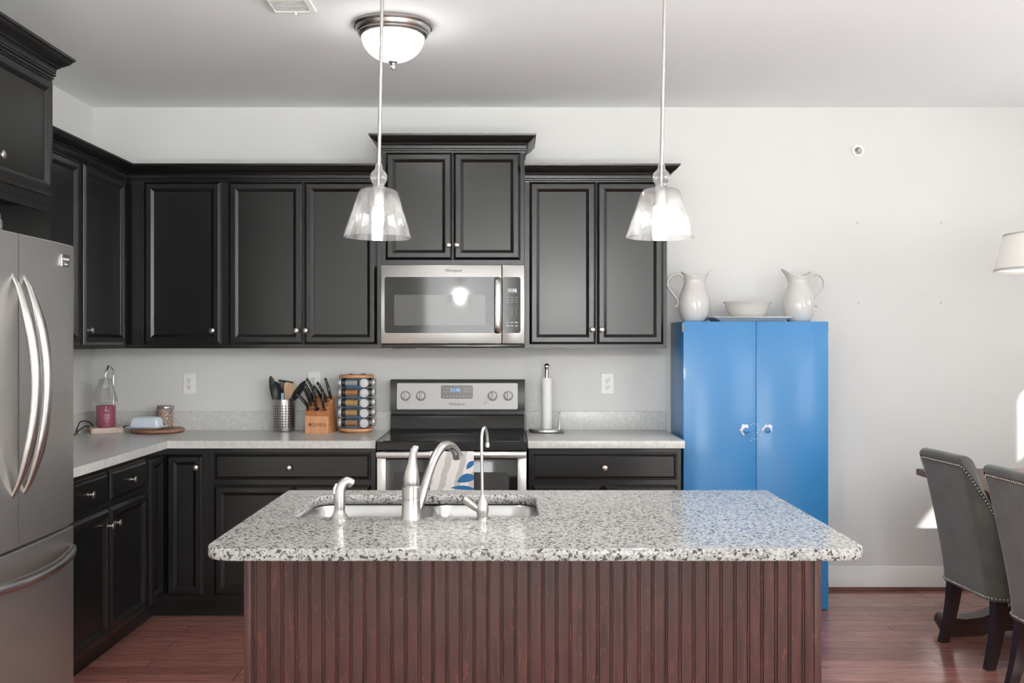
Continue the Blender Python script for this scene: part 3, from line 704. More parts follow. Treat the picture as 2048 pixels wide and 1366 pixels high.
solo('granite_countertop', m, M_GRAN, 'speckled grey granite slab with rounded corners on the island, cut out for the sink', 'countertop', (.06, -2.81, IZ0), sharp=50)
t = thing('kitchen_island', 'dark cherry island cabinet with vertical beadboard front under the granite', 'island', (.063, -2.7, 0))
PX0, PX1, PY = -.702, .828, -3.030
# beadboard profile along x
poly = []; pit = .0363; x = PX0+.024
poly.append((PX0+.020, 0))
while x < PX1-.02:
    q = .0009
    poly += [(x, 0), (x+q, .0032), (x+.0026, .0032), (x+.0026+q, .0006), (x+.0051, 0), (x+.0076-q, .0006), (x+.0076, .0032), (x+.0102-q, .0032), (x+.0102, 0)]
    x += pit
poly = [p for p in poly if p[0] < PX1-.020]+[(PX1-.020, 0)]
full = poly+[(PX1-.020, .018), (PX0+.020, .018)]
m = MB(); m.prism(full, lambda a, b, d: (a, PY+b, d), .0, IZ0-.001); part('beadboard_panel', m, M_ISL, t, sharp=20)
for a in (PX0, PX1-.0195):
    m = MB(); m.box(a, a+.0195, PY-.003, PY+.03, 0, IZ0-.001, .002); part('corner_post', m, M_ISL, t)
for a in (PX0+.001, PX1-.019):
    m = MB(); m.box(a, a+.018, PY+.031, -2.372, 0, IZ0-.001); part('side_panel', m, M_ISL, t)
m = MB(); m.box(PX0+.02, PX1-.02, -2.392, -2.373, .1, IZ0-.001); part('rear_panel', m, M_ISL, t)
ifn = lambda u, v, w_: (u, -2.3725+w_, v)
for k in range(4):
    a = PX0+.03+k*.3775; part('door', panel(a, a+.365, .125, .85, DOOR, ifn), M_ISL, t, sharp=20)
# sink
t = thing('kitchen_sink', 'stainless double bowl sink set under the granite island', 'sink', ((SX0+SX1)/2, -2.65, .68))
def bowl(x0, x1, ztop):
    y0, y1 = SY0-.006, SY1+.006; R = []
    def ring(i, z, r): return [(p[0], p[1], z) for p in rr(x0+i, x1-i, y0+i, y1-i, r, 8)]
    mb = MB()
    mb.loft([ring(-.012, ztop+.0005, .09), ring(0, ztop, .08), ring(.004, ztop-.006, .078), ring(.008, ztop-.05, .075), ring(.014, .715, .07), ring(.022, .700, .062), ring(.045, .692, .04)], False, True)
    mb.lathe([(.045, 0), (.042, .002), (.03, -.001), (0, -.002)], T((x0+x1)/2, (y0+y1)/2, .6925), 20)
    return mb
part('bowl', bowl(SX0-.004, -.272, IZ0-.003), M_SINK, t); part('bowl', bowl(-.252, SX1+.004, IZ0-.003), M_SINK, t)
m = MB(); m.box(-.282, -.242, SY0+.01, SY1-.01, .8805, .8815); part('divider', m, M_SINK, t)
# faucets
zt = IZ1
def ztube(mb, pts, rad, **k): return mb.tube(pts, rad, **k)
fxc, fyc = -.2735, -2.885
t = thing('kitchen_faucet', 'tall brushed nickel faucet with lever handle and arched spout in the middle of the sink', 'faucet', (fxc, fyc, zt))
m = MB(); m.lathe([(.0285, 0), (.0285, .003), (.0262, .007), (.0255, .055), (.0240, .0565), (.0240, .0585), (.0255, .060), (.0255, .090), (.0235, .0925), (.0235, .094)], T(fxc, fyc, zt), 32); part('faucet_body', m, M_NICKEL, t)
m = MB(); zs = [.094, .096, .108, .122, .134, .145, .156, .168, .180, .190, .198, .203, .205]; rs = [.0215, .0225, .0228, .0215, .0190, .0160, .0135, .0118, .0108, .0112, .0118, .0095, .004]; xs = [0, 0, 0, .0005, .001, .002, .003, .004, .0055, .0075, .0095, .011, .0115]
m.loft([[(fxc+x_+r_*math.cos(2*PI*k/24), fyc+x_*.4+r_*math.sin(2*PI*k/24), zt+z_) for k in range(24)] for z_, r_, x_ in zip(zs, rs, xs)]); part('lever_handle', m, M_NICKEL, t, sharp=60)
sp = smoothpath([(-.262, -2.868, .930), (-.252, -2.862, .950), (-.2386, -2.84, 1.001), (-.2224, -2.81, 1.0555), (-.2077, -2.775, 1.0875), (-.191, -2.74, 1.1042), (-.1728, -2.70, 1.0986), (-.160, -2.672, 1.080), (-.154, -2.659, 1.062)], 5)
n_ = len(sp); rad = [.0128+.0006*i/n_ for i in range(n_)]
for q in range(6): rad[-1-q] = .0172-.0007*q
m = MB(); m.tube(sp, rad, 16); part('spout', m, M_NICKEL, t, sharp=60)
sxc = -.4735
t = thing('side_sprayer', 'short brushed nickel side sprayer with bent head, left of the faucet', 'sprayer', (sxc, fyc, zt))
m = MB(); m.lathe([(.0265, 0), (.0265, .003), (.024, .006), (.017, .016), (.0155, .022), (.0155, .026)], T(sxc, fyc, zt), 28); part('base', m, M_NICKEL, t)
m = MB(); m.tube(smoothpath([(sxc, fyc, zt+.024), (sxc+.0005, fyc, .955), (sxc, fyc+.001, .978), (sxc+.001, fyc+.004, .996), (sxc+.008, fyc+.008, 1.011), (sxc+.020, fyc+.014, 1.0165), (sxc+.031, fyc+.020, 1.010)], 5), [.0142+.0020*min(1, i/8) - .0032*max(0, (i-10)/20) for i in range(31)], 18); part('spray_head', m, M_NICKEL, t, sharp=60)
m = MB(); m.tube([(sxc-.0135, fyc-.0115, .985), (sxc-.0130, fyc-.0100, 1.000), (sxc-.0075, fyc-.0065, 1.0135)], [.0035, .0042, .003], 10); part('trigger', m, M_NICKEL, t)
wx = -.0745
t = thing('filter_faucet', 'thin gooseneck drinking water tap with side lever, right of the main faucet', 'faucet', (wx, fyc, zt))
m = MB(); m.lathe([(.0165, 0), (.0165, .003), (.015, .005), (.0155, .012), (.0178, .024), (.0178, .030), (.0150, .042), (.0105, .055), (.0065, .064), (.0055, .068)], T(wx, fyc, zt), 28); part('tap_body', m, M_NICKEL, t)
m = MB(); m.tube(smoothpath([(wx, fyc, zt+.06), (wx-.001, fyc, 1.05), (wx-.002, fyc+.002, 1.125), (wx-.001, fyc+.010, 1.153), (wx+.005, fyc+.030, 1.1665), (wx+.011, fyc+.050, 1.150), (wx+.013, fyc+.056, 1.128), (wx+.013, fyc+.058, 1.118)], 6), .0044, 12); m.lathe([(.0060, 0), (.0064, .010), (.005, .014)], T(wx+.013, fyc+.058, 1.108), 14); part('gooseneck_spout', m, M_NICKEL, t)
m = MB(); m.tube([(wx-.008, fyc, .938), (wx-.018, fyc-.003, .945), (wx-.0185, fyc-.0032, .9455), (wx-.040, fyc-.010, .963), (wx-.052, fyc-.014, .9735), (wx-.053, fyc-.0142, .974)], [.0075, .0085, .0098, .0108, .0108, .009], 16); part('lever_handle', m, M_NICKEL, t)

# ------------------------------------------------------------------ outlets, sprinkler, vent
GO = 'white wall outlets above the counter'
def outlet(x, z, label):
    t = thing('wall_outlet', label, 'outlet', (x, 0, z), group=GO)
    m = MB(); rrbox(m, -.0365, .0365, -.060, .060, 0, .006, .004, .003, M=T(x, -.001, z) @ RB); part('cover_plate', m, M_WPLAS, t)
    for s in (-1, 1):
        m = MB(); m.lathe([(.0168, .005), (.0168, .0075), (.0155, .0082), (0, .0082)], T(x, 0, z+s*.0195) @ RB, 24)
        f = part('receptacle', m, M_WPLAS, t); q = MB()
        for dx in (-.0062, .0062): q.box(x+dx-.0012, x+dx+.0012, -.0089, -.0083, z+s*.0195+.000, z+s*.0195+.0085)
        q.lathe([(.0026, 0), (.0026, .0006), (0, .0006)], T(x, -.0083, z+s*.0195-.0065) @ RB, 12); part('slots', q, M_SLOT, f)
    m = MB(); m.lathe([(.003, .006), (.003, .0072), (0, .0075)], T(x, 0, z) @ RB, 10); part('screw', m, M_NICKEL, t)
outlet(-1.814, 1.171, 'white wall outlet above the counter between corner and utensil holder')
outlet(-1.108, 1.178, 'white wall outlet half hidden behind the knife block')
outlet(.559, 1.171, 'white wall outlet right of the paper towel holder')
t = thing('wall_sprinkler', 'small round recessed fire sprinkler high on the right of the back wall', 'sprinkler', (1.982, 0, 2.4935))
MS = T(1.982, -.0008, 2.4935) @ RB
m = MB(); m.ring_lathe([(.020, .001), (.020, .003), (.033, .0045), (.036, .002), (.036, .0005)], MS, 32); part('escutcheon', m, M_WPLAS, t)
m = MB(); m.lathe([(.0195, .0005), (.018, .0012), (0, .0012)], MS, 24); part('cup', m, mat('grey_metal_cup', (.25, .25, .24, 1), .4, .6), t)
m = MB(); m.lathe([(.006, .001), (.006, .012), (.003, .016), (.003, .022), (.011, .022), (.011, .024), (0, .024)], MS, 16); m.box(-.009, -.006, -.002, .002, .001, .022, M=MS); m.box(.006, .009, -.002, .002, .001, .022, M=MS); part('sprinkler_head', m, M_CHROME, t)
for x_, z_, lb in ((1.979, 2.086, 'upper left'), (2.453, 2.086, 'upper right'), (1.985, 1.629, 'lower left'), (2.453, 1.629, 'lower right')):
    m = MB(); m.lathe([(.0065, .0003), (.006, .0012), (.0022, .0014), (.002, .0006), (0, .0006)], T(x_, 0, z_) @ RB, 12)
    solo('wall_anchor', m, mat('grey_wall_anchor', srgb(188, 186, 182), .6), '%s of four small screw anchors left in the bare right part of the wall' % lb, 'wall anchor', (x_, 0, z_), group='screw anchors in the wall')
t = thing('ceiling_vent', 'white ceiling register at the top left edge of the photo', 'vent', (-.865, -1.82, HC))
m = MB(); z1 = HC-.001
m.loft([[(x, y, z) for x, y in rr(-.957+i, -.773-i, -1.98+i, -1.652-i, .004, 3)] for i, z in ((0, z1), (.002, z1-.006), (.022, z1-.010), (.024, z1-.006))], False, False); part('frame', m, M_WPLAS, t)
m = MB(); yy = -1.95
while yy < -1.682:
    m.box(-.11+.0, .11, -.011, .011, -.0008, .0008, M=T(-.865, yy, z1-.005) @ Matrix.Scale(.62, 4, (1, 0, 0)) @ Matrix.Rotation(math.radians(25), 4, 'X')); yy += .0165
part('louvres', m, M_WPLAS, t)
m = MB(); m.box(-.860, -.852, -1.668, -1.660, z1-.018, z1-.006, .002); part('damper_lever', m, M_WPLAS, t)

# ------------------------------------------------------------------ counter items (left to right)
zc = ZC+.0003
cx_, cy_ = -2.214, -.185
t = thing('candle_warmer_lamp', 'small candle warmer lamp with ribbed glass shade on a pale wood base in the corner', 'lamp', (cx_, cy_, zc))
m = MB(); Mr = T(cx_, cy_, 0) @ Matrix.Rotation(math.radians(28), 4, 'Z'); rrbox(m, -.082, .082, -.068, .068, zc, zc+.030, .004, .002, M=Mr); part('wooden_base', m, wood('pale_beech', srgb(196, 172, 160), srgb(222, 204, 192), .6, 3, (.2, 1, 1)), t)
lx, ly = cx_+.004, cy_+.010
sx_, sy_ = cx_+.002, cy_-.012
px_, py_ = lx+.012, ly+.050
m = MB(); m.tube(smoothpath([(px_, py_, zc+.028), (px_, py_, 1.10), (px_, py_, 1.235), (px_-.002, py_-.012, 1.262), (px_-.012, (py_+sy_)/2, 1.274), (sx_+.006, sy_+.012, 1.258), (sx_, sy_, 1.232), (sx_, sy_, 1.205)], 6), .0052, 12); part('stem', m, M_CHROME, t)
def rib(p, a): k = 1+.035*math.cos(a*26); return (p[0]*k, p[1]*k, p[2])
m = MB(); m.ring_lathe([(.008, 1.208), (.027, 1.206), (.031, 1.200), (.063, 1.083), (.061, 1.083), (.029, 1.199), (.026, 1.203), (.008, 1.205)], T(sx_, sy_, 0), 156, fx=rib); part('lamp_shade', m, thin_glass('ribbed_glass', haze=.10, gl=1.1, rough=.06), t, label='ribbed clear glass shade')
m = MB(); m.sphere((sx_, sy_, 1.165), .018, 14); m.lathe([(.013, 1.178), (.014, 1.206)], T(sx_, sy_, 0), 14); part('bulb', m, mat('clear_halogen', (.8, .8, .8, 1), .1, spec=.8), t)
m = MB(); m.tube(smoothpath([(cx_-.075, cy_+.03, zc+.016), (cx_-.10, cy_+.02, zc+.055), (cx_-.128, cy_-.02, zc+.062), (cx_-.128, cy_-.07, zc+.03), (cx_-.118, cy_-.10, zc+.0045), (cx_-.105, cy_-.16, zc+.004), (cx_-.09, cy_-.24, zc+.004), (cx_-.10, cy_-.34, zc+.004)], 6), .0032, 8)
m.tube(smoothpath([(cx_-.08, cy_+.02, zc+.014), (cx_-.105, cy_-.01, zc+.035), (cx_-.118, cy_-.06, zc+.02), (cx_-.118, cy_-.1, zc+.005)], 6), .0032, 8)
m.tube(smoothpath([(cx_+.07, cy_+.04, zc+.02), (cx_+.10, cy_+.05, zc+.03), (cx_+.135, cy_+.05, zc+.010), (cx_+.15, cy_+.02, zc+.004)], 5), .005, 8); part('power_cord', m, M_BPLAS, t)
zb = zc+.0303
m = MB(); mats_ = [mat('pink_candle_glass', srgb(156, 82, 106), .12, spec=.5, coat=.4, coat_r=.05), mat('pink_wax', srgb(190, 96, 120), .5), M_WPLAS]
m.lathe([(.042, 0), (.047, .006), (.0505, .020), (.0510, .118), (.0485, .118), (.0485, .085)], T(sx_+.002, sy_+.0, zb), 36)
cd_ = thing('candle_jar', 'deep pink glass candle jar standing on the warmer lamp base', 'candle', (sx_+.002, sy_, zb))
part('jar', m, mats_[0], cd_)
m = MB(); m.lathe([(.048, .084), (0, .0845)], T(sx_+.002, sy_, zb), 24); part('wax', m, mats_[1], cd_)
m = MB()
def wrap(mb, cx, cy, r, body, size, z, ang):
    me = text_mesh(body, size, .0002)
    vs = [(cx+(r+.0004+v.co.z)*math.sin(ang+v.co.x/r), cy-(r+.0004+v.co.z)*math.cos(ang+v.co.x/r), z+v.co.y) for v in me.vertices]
    mb.add(vs, [list(p.vertices) for p in me.polygons])
def onjar(a, z): return (sx_+.002+.0514*math.sin(a), sy_-.0514*math.cos(a), zb+z)
m.tube([onjar(.25+.035*i, .094+.007*math.sin(i*2.1)+.003*math.sin(i*.9)) for i in range(13)], .0007, 6)       # illegible script line
random.seed(5)
for dz, a0, a1 in ((.072, .22, .72), (.064, .12, .82), (.053, .2, .7), (.046, .3, .74), (.036, .26, .6)):
    a = a0
    while a < a1:
        b_ = min(a1, a+random.uniform(.04, .13)); m.tube([onjar(a+(b_-a)*k/3, dz) for k in range(4)], .0010, 6); a = b_+.03
part('label_lettering', m, mats_[2], cd_)
# round wooden tray, butter dish, canister
tx_, ty_ = -1.935, -.168
m = MB(); m.lathe([(.120, 0), (.136, .004), (.141, .010), (.141, .018), (.137, .021), (0, .021)], T(tx_, ty_, zc), 56)
solo('serving_board', m, wood('acacia_board', srgb(126, 88, 70), srgb(176, 132, 108), .4, 3, (.15, 1, 1)), 'round brown wooden board under the butter dish and canister', 'board', (tx_, ty_, zc))
zt2 = zc+.0213
bx_, by_ = -1.983, -.205
t = thing('butter_dish', 'pale blue-white lidded butter dish on the round wooden board', 'butter dish', (bx_, by_, zt2))
M_BDISH = mat('pale_blue_porcelain', srgb(224, 233, 246), .15, coat=.3)
Mb_ = T(bx_, by_, 0) @ Matrix.Rotation(math.radians(-6), 4, 'Z')
def rring(hx, hy, z, r): return [(p[0], p[1], z) for p in rr(-hx, hx, -hy, hy, r, 6)]
m = MB(); m.loft([rring(.070, .036, zt2, .012), rring(.080, .042, zt2+.002, .014), rring(.104, .055, zt2+.012, .018), rring(.104, .055, zt2+.0145, .018), rring(.08, .044, zt2+.010, .014)], M=Mb_); part('plate', m, M_BDISH, t)
m = MB(); z0_ = zt2+.0125
m.loft([rring(.080, .040, z0_, .014), rring(.082, .042, z0_+.003, .016), rring(.079, .040, z0_+.035, .018), rring(.074, .036, z0_+.047, .020), rring(.064, .028, z0_+.054, .020), rring(.05, .016, z0_+.056, .012)], M=Mb_); part('lid', m, M_BDISH, t, sharp=60)
kx_, ky_ = -1.921, -.098
def leaf_mat():
    m = bpy.data.materials.new('leaf_print'); m.use_nodes = True; nt = m.node_tree; b = nt.nodes['Principled BSDF']; b.inputs['Roughness'].default_value = .3
    tc = nt.nodes.new('ShaderNodeTexCoord'); wv = nt.nodes.new('ShaderNodeTexWave'); wv.inputs['Scale'].default_value = 14; wv.inputs['Distortion'].default_value = 9; wv.inputs['Detail'].default_value = 2; wv.inputs['Detail Scale'].default_value = 2.5
    mp = nt.nodes.new('ShaderNodeMapping'); mp.inputs['Rotation'].default_value = (0, .9, .3); mp.inputs['Scale'].default_value = (1.6, 1.6, 1); nt.links.new(tc.outputs['Object'], mp.inputs[0]); nt.links.new(mp.outputs[0], wv.inputs['Vector'])
    nt.links.new(ramp(nt, wv.outputs[0], [(0, srgb(78, 92, 102)), (.30, srgb(122, 132, 136)), (.36, srgb(208, 166, 138)), (.78, srgb(224, 190, 162)), (.94, srgb(110, 88, 72))]), b.inputs['Base Color']); return m
t = thing('canister', 'leaf-patterned tin canister with silver lid on the round wooden board', 'canister', (kx_, ky_, zt2))
m = MB(); m.lathe([(.040, 0), (.0435, .003), (.0445, .104), (.0425, .106)], T(kx_, ky_, zt2), 36); part('tin', m, leaf_mat(), t)
m = MB(); m.lathe([(.0445, .106), (.0475, .109), (.0475, .118), (.044, .121), (0, .119)], T(kx_, ky_, zt2) @ Matrix.Rotation(.04, 4, 'Y'), 36); part('lid', m, M_NICKEL, t)

# utensil holder
ux, uy = -1.2545, -.102
t = thing('utensil_holder', 'perforated stainless steel utensil holder left of the knife block', 'utensil holder', (ux, uy, zc))
m = MB(); R_ = .0595
m.lathe([(.055, 0), (.0585, .003), (R_, .006), (R_, .178), (.0575, .178), (.0575, .008), (0, .008)], T(ux, uy, zc), 56)
m.mi = 1
for cl in range(6):
    for k in (-1, 0, 1):
        a = math.radians(-39+60*cl+15.5*k)
        for r_ in range(9):
            Mh = T(ux+R_*math.sin(a), uy-R_*math.cos(a), zc+.028+.0143*r_) @ Matrix.Rotation(a, 4, 'Z') @ RB
            m.lathe([(.0040, -.0004), (.0040, .0004), (0, .0004)], Mh, 10)
part('canister', m, [M_STEELH, M_SLOT], t)
GU = 'cooking utensils in the steel holder'
def tw(px, py, d=5.58): return ((px-1018)*d/2000, d-5.68, CAM_H-(py-683)*d/2000)
def utensil(name, label, base, neck, build, m_):
    b0 = Vector(base); n0 = Vector(neck)
    mb = MB(); mb.tube([b0, b0.lerp(n0, .5), n0], [.006, .0055, .005], 10)
    o = thing(name, label, 'utensil', base, group=GU); part('handle', mb, m_, o); q = MB(); build(q); part('head', q, m_, o, sharp=60); return o
def blade(q, p0, p1, w0, w1, th=.003, bulge=0, nrm=(0, -1, 0), shape=None, n=14):
    p0 = Vector(p0); p1 = Vector(p1); ax = (p1-p0); L = ax.length; ax.normalize(); nv = Vector(nrm); nv = (nv-ax*nv.dot(ax)).normalized(); sd = ax.cross(nv)
    rows_t = []; rows_b = []
    for i in range(n+1):
        s = i/n; wd = shape(s) if shape else w0+(w1-w0)*s
        rt = []; rb = []
        for j in range(9):
            e = -1+2*j/8; cup = bulge*(1-e*e)*math.sin(PI*s)
            c = p0+ax*L*s+sd*wd*e; rt.append(c+nv*(th/2-cup)); rb.append(c-nv*(th/2+cup))
        rows_t.append(rt); rows_b.append(rb)
    q.loft([a+b[::-1] for a, b in zip(rows_t, rows_b)])
oval = lambda mx, e=.5: (lambda s: max(.0035, mx*math.sin(PI*(.05+.95*s)**.8)**e))
zi = zc+.012
utensil('ladle', 'grey soup ladle leaning left at the back of the utensil holder', (ux+.02, uy+.02, zi), tw(553, 802, 5.60), lambda q: blade(q, tw(555, 806, 5.60), tw(541, 752, 5.60), 0, 0, .003, .016, (.7, -.7, 0), oval(.026)), mat('grey_nylon', (.07, .07, .07, 1), .4))
utensil('serving_spoon', 'solid black nylon spoon at the front left of the utensil holder', (ux+.012, uy-.02, zi), tw(557, 800, 5.565), lambda q: blade(q, tw(558, 803, 5.565), tw(551, 763, 5.565), 0, 0, .0035, .014, (0, -1, .1), oval(.030)), M_BPLAS)
def slotted(q):
    for k in range(6):
        a = tw(562+k*4.2, 786+k*.3, 5.60); b = tw(560.5+k*5.2, 763+abs(k-2)*.8, 5.60); blade(q, a, b, .0025, .0032, .003)
    blade(q, tw(557, 761, 5.60), tw(586, 766, 5.60), .007, .007, .003); blade(q, tw(571, 800, 5.6), tw(574, 784, 5.6), .006, .018, .003)
utensil('slotted_turner', 'black slotted turner standing behind the wooden spatula', (ux, uy-.01, zi), tw(571, 800, 5.60), slotted, M_BPLAS)
utensil('wooden_spatula', 'pale wooden spatula at the front of the utensil holder', (ux-.01, uy-.03, zi), tw(573, 801, 5.56), lambda q: blade(q, tw(573, 802, 5.56), tw(581, 766, 5.56), .008, .026, .005, 0, (0, -1, 0), lambda s: .007+.025*min(1, s*1.15)**.8-(.010*max(0, s-.9)/.1)), wood('pale_spatula', srgb(186, 150, 118), srgb(214, 180, 146), .6, 3, (1, 1, .2)))
utensil('pasta_server', 'large black spoon leaning right out of the utensil holder toward the knives', (ux-.02, uy, zi), tw(585, 799, 5.55), lambda q: blade(q, tw(586, 798, 5.55), tw(611, 762, 5.53), 0, 0, .004, .012, (-.4, -.8, .3), oval(.024)), M_BPLAS)
utensil('silicone_spatula', 'light blue spatula barely showing beside the wooden spatula', (ux, uy-.035, zi), tw(564, 803, 5.55), lambda q: blade(q, tw(564.5, 802, 5.55), tw(565.5, 786, 5.55), .006, .008, .003), mat('light_blue_silicone', srgb(150, 190, 220), .5))

# knife block with knives
kbx, kby = -1.040, -.175
KR = math.radians(-9)
t = thing('knife_block', 'orange-brown wooden knife block full of black-handled knives', 'knife block', (kbx, kby, zc), KR)
M_BLK = wood('cherry_block', srgb(176, 112, 70), srgb(210, 148, 102), .4, 4, (1, 1, .1), coat=.2)
M_FOOT = wood('maple_foot', srgb(206, 146, 104), srgb(226, 172, 130), .42, 4, (1, 1, .1), coat=.2)
F = lambda a, b, d: (d, -a, b)           # a forward, b up, d sideways
mb = MB(); mb.prism([(-.095, 0), (-.002, 0), (.052, .118), (-.042, .198)], F, -.068, .068); part('block', mb, M_BLK, t, world=False)
mb = MB(); mb.prism([(.0, 0), (.056, 0), (.056, .092), (.0425, .094)], F, -.066, .066); ft = part('foot', mb, M_FOOT, t, world=False)
mb = MB(); mb.mesh_add(text_mesh('CUTCO', .024), T(.012, -.0565, .044) @ RB); mb.ring_lathe([(.0065, 0), (.0065, .0005), (.0080, .0005), (.0080, 0)], T(-.038, -.0562, .046) @ RB, 20); mb.box(-.040, -.036, -.0568, -.0562, .034, .056); mb.box(-.046, -.030, -.0568, -.0562, .0448, .047); part('logo_lettering', mb, mat('burnt_brown', srgb(74, 42, 30), .6), ft, world=False)
Cp = Vector((.052, .118)); Dp = Vector((-.042, .198)); nrm = Vector((.648, .762))
for s_ in (.12, .40, .68, .90):
    for a_, b_ in ((-.055, -.018), (.018, .055)):
        mb = MB(); p = Cp.lerp(Dp, s_); mb.prism([(p.x-.0015, p.y+.0013), (p.x+.0015, p.y-.0013), (p.x+.0015+nrm.x*.0004, p.y-.0013+nrm.y*.0004), (p.x-.0015+nrm.x*.0004, p.y+.0013+nrm.y*.0004)], F, a_, b_); part('slot', mb, M_SLOT, t, world=False)
KM = T(kbx, kby, zc) @ Matrix.Rotation(KR, 4, 'Z')
GK = 'black-handled knives in the wooden block'
M_KH = mat('black_knife_handle', (.012, .012, .013, 1), .25, coat=.4)
def knife(sd, s, tip, label, r=.0125, name='kitchen_knife', guard=False):
    p = Cp.lerp(Dp, s); b = Vector((sd, -p.x, p.y))+Vector((0, -nrm.x, nrm.y))*.0012
    W0 = KM @ b; W3 = Vector(tip); d = Vector(KM.to_3x3() @ Vector((0, -nrm.x, nrm.y))).normalized()
    L = (W3-W0).length
    W1 = W0+d*L*.35; W2 = W0+(W3-W0)*.72+d*L*.05+Vector((0, 0, .010))
    pts = smoothpath([W0, W1, W2, W3], 5); n = len(pts)
    rad = [r*(.72+.30*math.sin(PI*min(1, i/(n-1)*1.15))+.12*(i > n*.8)) for i in range(n)]; rad[-1] *= .6
    o = thing(name, label, 'knife', tuple(W0), group=GK)
    m = MB(); m.tube(pts, rad, 12, squash=(.62, 1.0), up=(1, 0, 0)); part('handle', m, M_KH, o, sharp=60)
    m = MB()
    for i in (3, 7, 11):
        tt = (pts[i+1]-pts[i-1]).normalized(); sidev = Vector((0, -1, 0)); sidev = (sidev-tt*sidev.dot(tt)).normalized()
        m.sphere(pts[i]+sidev*rad[i]*.86, .0020, 8)
    part('rivets', m, M_NICKEL, o)
    if guard: m = MB(); m.lathe([(.013, 0), (.0135, .002), (.012, .006), (0, .007)], T(*W0) @ d.to_track_quat('Z', 'Y').to_matrix().to_4x4(), 18); part('guard', m, M_KH, o)
knife(-.052, .10, tw(592, 789, 5.41), 'front left knife with the handle curving furthest left')
knife(-.046, .38, tw(606, 776, 5.43), 'knife behind the front left one, second row of the block')
knife(-.040, .62, tw(608, 768, 5.46), 'third knife back on the left side of the block')
knife(-.036, .86, tw(613, 758, 5.50), 'back left knife with its handle tip reaching the outlet')
knife(-.002, .12, tw(625, 778, 5.42), 'middle front sharpening steel with a round guard', .0115, 'sharpening_steel', True)
knife(.004, .72, tw(627, 774, 5.47), 'middle rear knife behind the sharpening steel', .0125)
knife(.042, .10, tw(645, 780, 5.42), 'front right knife standing straight up')
knife(.034, .62, tw(634, 766, 5.45), 'rear knife on the right leaning left across the outlet')
knife(.056, .82, tw(650, 757, 5.49), 'back right knife, the tallest one')

# spice rack
rx, ry = -.8415, -.150
t = thing('spice_rack', 'revolving spice rack between two round wooden discs left of the stove', 'spice rack', (rx, ry, zc), math.radians(0))
M_BAM = wood('bamboo_disc', srgb(196, 138, 96), srgb(220, 168, 126), .4, 3, (.15, 1, 1), coat=.2)
m = MB(); m.lathe([(.070, 0), (.070, .006), (.092, .007), (.096, .012), (.096, .019), (.092, .023), (0, .023)], T(rx, ry, zc), 44); part('base_disc', m, M_BAM, t)
m = MB(); m.lathe([(.092, .300), (.096, .304), (.096, .312), (.090, .317), (0, .317)], T(rx, ry, zc), 44); part('top_disc', m, M_BAM, t)
m = MB()
for a in range(4): m.lathe([(.005, .317), (.005, .322), (0, .323)], T(rx+.05*math.cos(a*PI/2+.75), ry+.05*math.sin(a*PI/2+.75), zc), 10)
part('screws', m, M_BPLAS, t)
RA = math.radians(8)      # turn of the rack
M_CLIP = mat('navy_plastic', srgb(34, 44, 66), .35); M_SHELF = mat('pale_blue_plastic', srgb(158, 196, 230), .3)
RM = T(rx, ry, zc) @ Matrix.Rotation(-RA, 4, 'Z')
m = MB(); m.box(-.012, .012, .012, .034, .022, .301, M=RM)
part('centre_post', m, M_CLIP, t)
m = MB(); m.box(-.072, .030, -.007, -.003, .024, .299, .001, M=RM); part('divider_panel', m, M_SHELF, t)
PITCH = .0548
zrow = [.0535+PITCH*i for i in range(5)]
for zr in zrow:
    m = MB()
    rows = [[(-.064+.128*i/12, -.064+.128*j/12, .0285+.0008*math.sin(i*.52)*math.cos(j*.52)) for j in range(13)] for i in range(13)]
    m.grid([[Vector(p) for p in r] for r in rows], RM @ T(0, 0, zr-.0)); m.grid([[Vector(p)+Vector((0, 0, -.002)) for p in r] for r in rows], RM @ T(0, 0, zr)); part('shelf', m, M_SHELF, t)
GJ = 'spice jars lying in the rack'
M_JG = thin_glass('spice_glass', haze=.02, gl=.8)
M_LID = mat('satin_silver_lid', srgb(206, 206, 210), .35, .5); M_BAND = mat('black_collar', (.015, .017, .022, 1), .4)
SP = [('grey salt', srgb(176, 178, 178)), ('orange-brown seeds', srgb(186, 130, 76)), ('tan powder', srgb(198, 158, 104)), ('mixed golden seeds', srgb(190, 150, 96)), ('brown and grey herbs', srgb(168, 132, 100))]
SPM = [mat('spice_%d' % i, c, .9, var=.35, vscale=300, bump=.6, bscale=500) for i, (n, c) in enumerate(SP)]
rown = ['top', 'second', 'middle', 'fourth', 'bottom']
